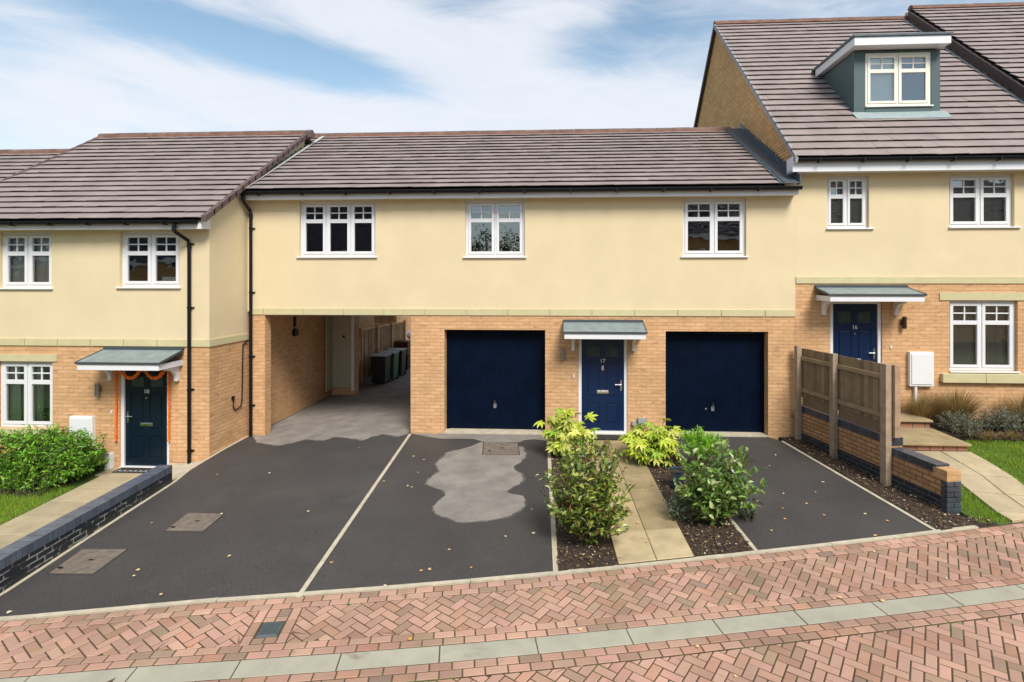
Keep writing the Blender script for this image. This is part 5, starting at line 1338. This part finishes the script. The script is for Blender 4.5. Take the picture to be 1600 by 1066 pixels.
for i,(px,py,k) in enumerate(spots):
    px+=rnd.uniform(-2,2)
    r=random.Random(i); m=MB(); L=r.uniform(.035,.06); x,y=gr(px,py,off=.016 if 980<px<1060 and py<860 else 0)
    dz=.045 if 980<px<1060 and py<860 else .008
    base=[(.0,-.45),(.2,-.25),(.42,-.28),(.33,.02),(.5,.2),(.22,.22),(0,.5),(-.2,.22),(-.48,.22),(-.32,0),(-.42,-.25),(-.18,-.25)]
    a=r.random()*6.28; pts=[]
    for (u,v) in base: pts.append((x+L*(u*math.cos(a)-v*math.sin(a)),y+L*(u*math.sin(a)+v*math.cos(a)),g(x,y)+dz+abs(u)*L*.35))
    cx_=(x,y,g(x,y)+dz); c=r.choice([(1.5,1.9,2.6),(1.3,1.3,1.4),(1.3,1.0,.6),(1.5,1.6,1.7)])
    for q in range(12): m.face([cx_,pts[q],pts[(q+1)%12]],c)
    o=m.build('fallen_leaf',LITTER)
    if k: tag(o,'small dry fallen leaf lying on the red block paving','leaf','fallen leaves on the paving')
    elif 980<px<1060: tag(o,'small dry fallen leaf lying on the slab path','leaf','fallen leaves on the path')
    else: tag(o,'small pale fallen leaf lying on the dark driveway','leaf','fallen leaves on the driveway')

# ================================================================== houses across the road (seen in the window panes)
def opposite(x0,x1,ye,z_e,zr,label):
    t=thing('opposite_house',label,'house','houses across the road'); m=MB()
    hs=[]; x=x0+1.
    while x+1.4<x1: hs.append((x,x+1.3)); x+=3.4
    for z0,z1 in ((-.75,z_e),): m.box(x0,x1,ye-8,ye,z0,z1)
    m.face([(x0,ye,z_e),(x0,ye-8,z_e),(x0,ye-4,zr)]); m.face([(x1,ye-8,z_e),(x1,ye,z_e),(x1,ye-4,zr)])
    m.build('wall',BRICKG,t)
    for (a,b) in hs:
        for z in (.8,4.0):
            f=MB(); f.box(a,b,ye+.001,ye+.05,z,z+.07); f.box(a,b,ye+.001,ye+.05,z+1.13,z+1.2); 
            for xx in (a,(a+b)/2-.04,b-.08): f.box(xx,xx+.08,ye+.001,ye+.05,z+.07,z+1.13)
            o=f.build('window',WHITE,t); p=MB(); p.box(a+.08,b-.08,ye+.001,ye+.02,z+.07,z+1.13); p.build('pane',BLACKP,o)
    m=MB(); m.box(x0-.1,x1+.1,ye+.25,ye+.28,z_e-.22,z_e); m.box(x0-.1,x1+.1,ye,ye+.25,z_e-.21,z_e-.19); m.build('fascia',WHITE,t)
    m=MB(); tiles(m,x0-.1,x1+.1,0,0,4.3,zr-z_e,.3); 
    m.v=[(-p[0]+x0+x1,ye+.3-p[1],p[2]+z_e) for p in m.v]
    m.face([(x0,ye-8.3,z_e),(x1,ye-8.3,z_e),(x1,ye-4,zr),(x0,ye-4,zr)]); m.build('roof',mat('dark_roof',(.06,.05,.055),.6,tint=True,noise_amt=.1),t)
    rbase(t,((x0+x1)/2,ye,-.7))
opposite(-58,-9.5,-27,4.6,10.8,'brick house with dark roof across the road, mirrored in the left window panes')
opposite(4.5,44,-27,6.3,11.0,'brick house with dark roof across the road, mirrored in the right window panes')
def tree(x,y,h,seed):
    r=random.Random(seed); t=thing('tree','leafy green tree across the road, mirrored in the middle window','tree','trees across the road'); tr=MB(); fo=MB()
    tr.tube([(x,y,-.7),(x+.1,y,h*.3),(x,y+.1,h*.6)],[.22,.16,.08],8)
    for k in range(60):
        v=Vector((r.gauss(0,1),r.gauss(0,1),r.gauss(0,1))).normalized()*r.uniform(.5,1); c=Vector((x+v.x*h*.32,y+v.y*h*.3,h*.62+v.z*h*.36))
        tr.tube([(x,y,h*.35),c],[.05,.012],4,caps=False)
        for q in range(38): leaf(fo,c+Vector((r.gauss(0,.35),r.gauss(0,.35),r.gauss(0,.3))),Vector((r.gauss(0,1),r.gauss(0,1),r.gauss(0,1))),Vector((0,0,1)),.22,.12,pick([(.6,(.05,.10,.02)),(.4,(.10,.15,.04))],r))
    tr.build('trunk',BARK,t); fo.build('crown',LEAF,t); rbase(t,(x,y,-.7))
tree(-6.5,-30,7.4,1); tree(-3.0,-32,6.8,2); tree(1.0,-31,7.6,3)
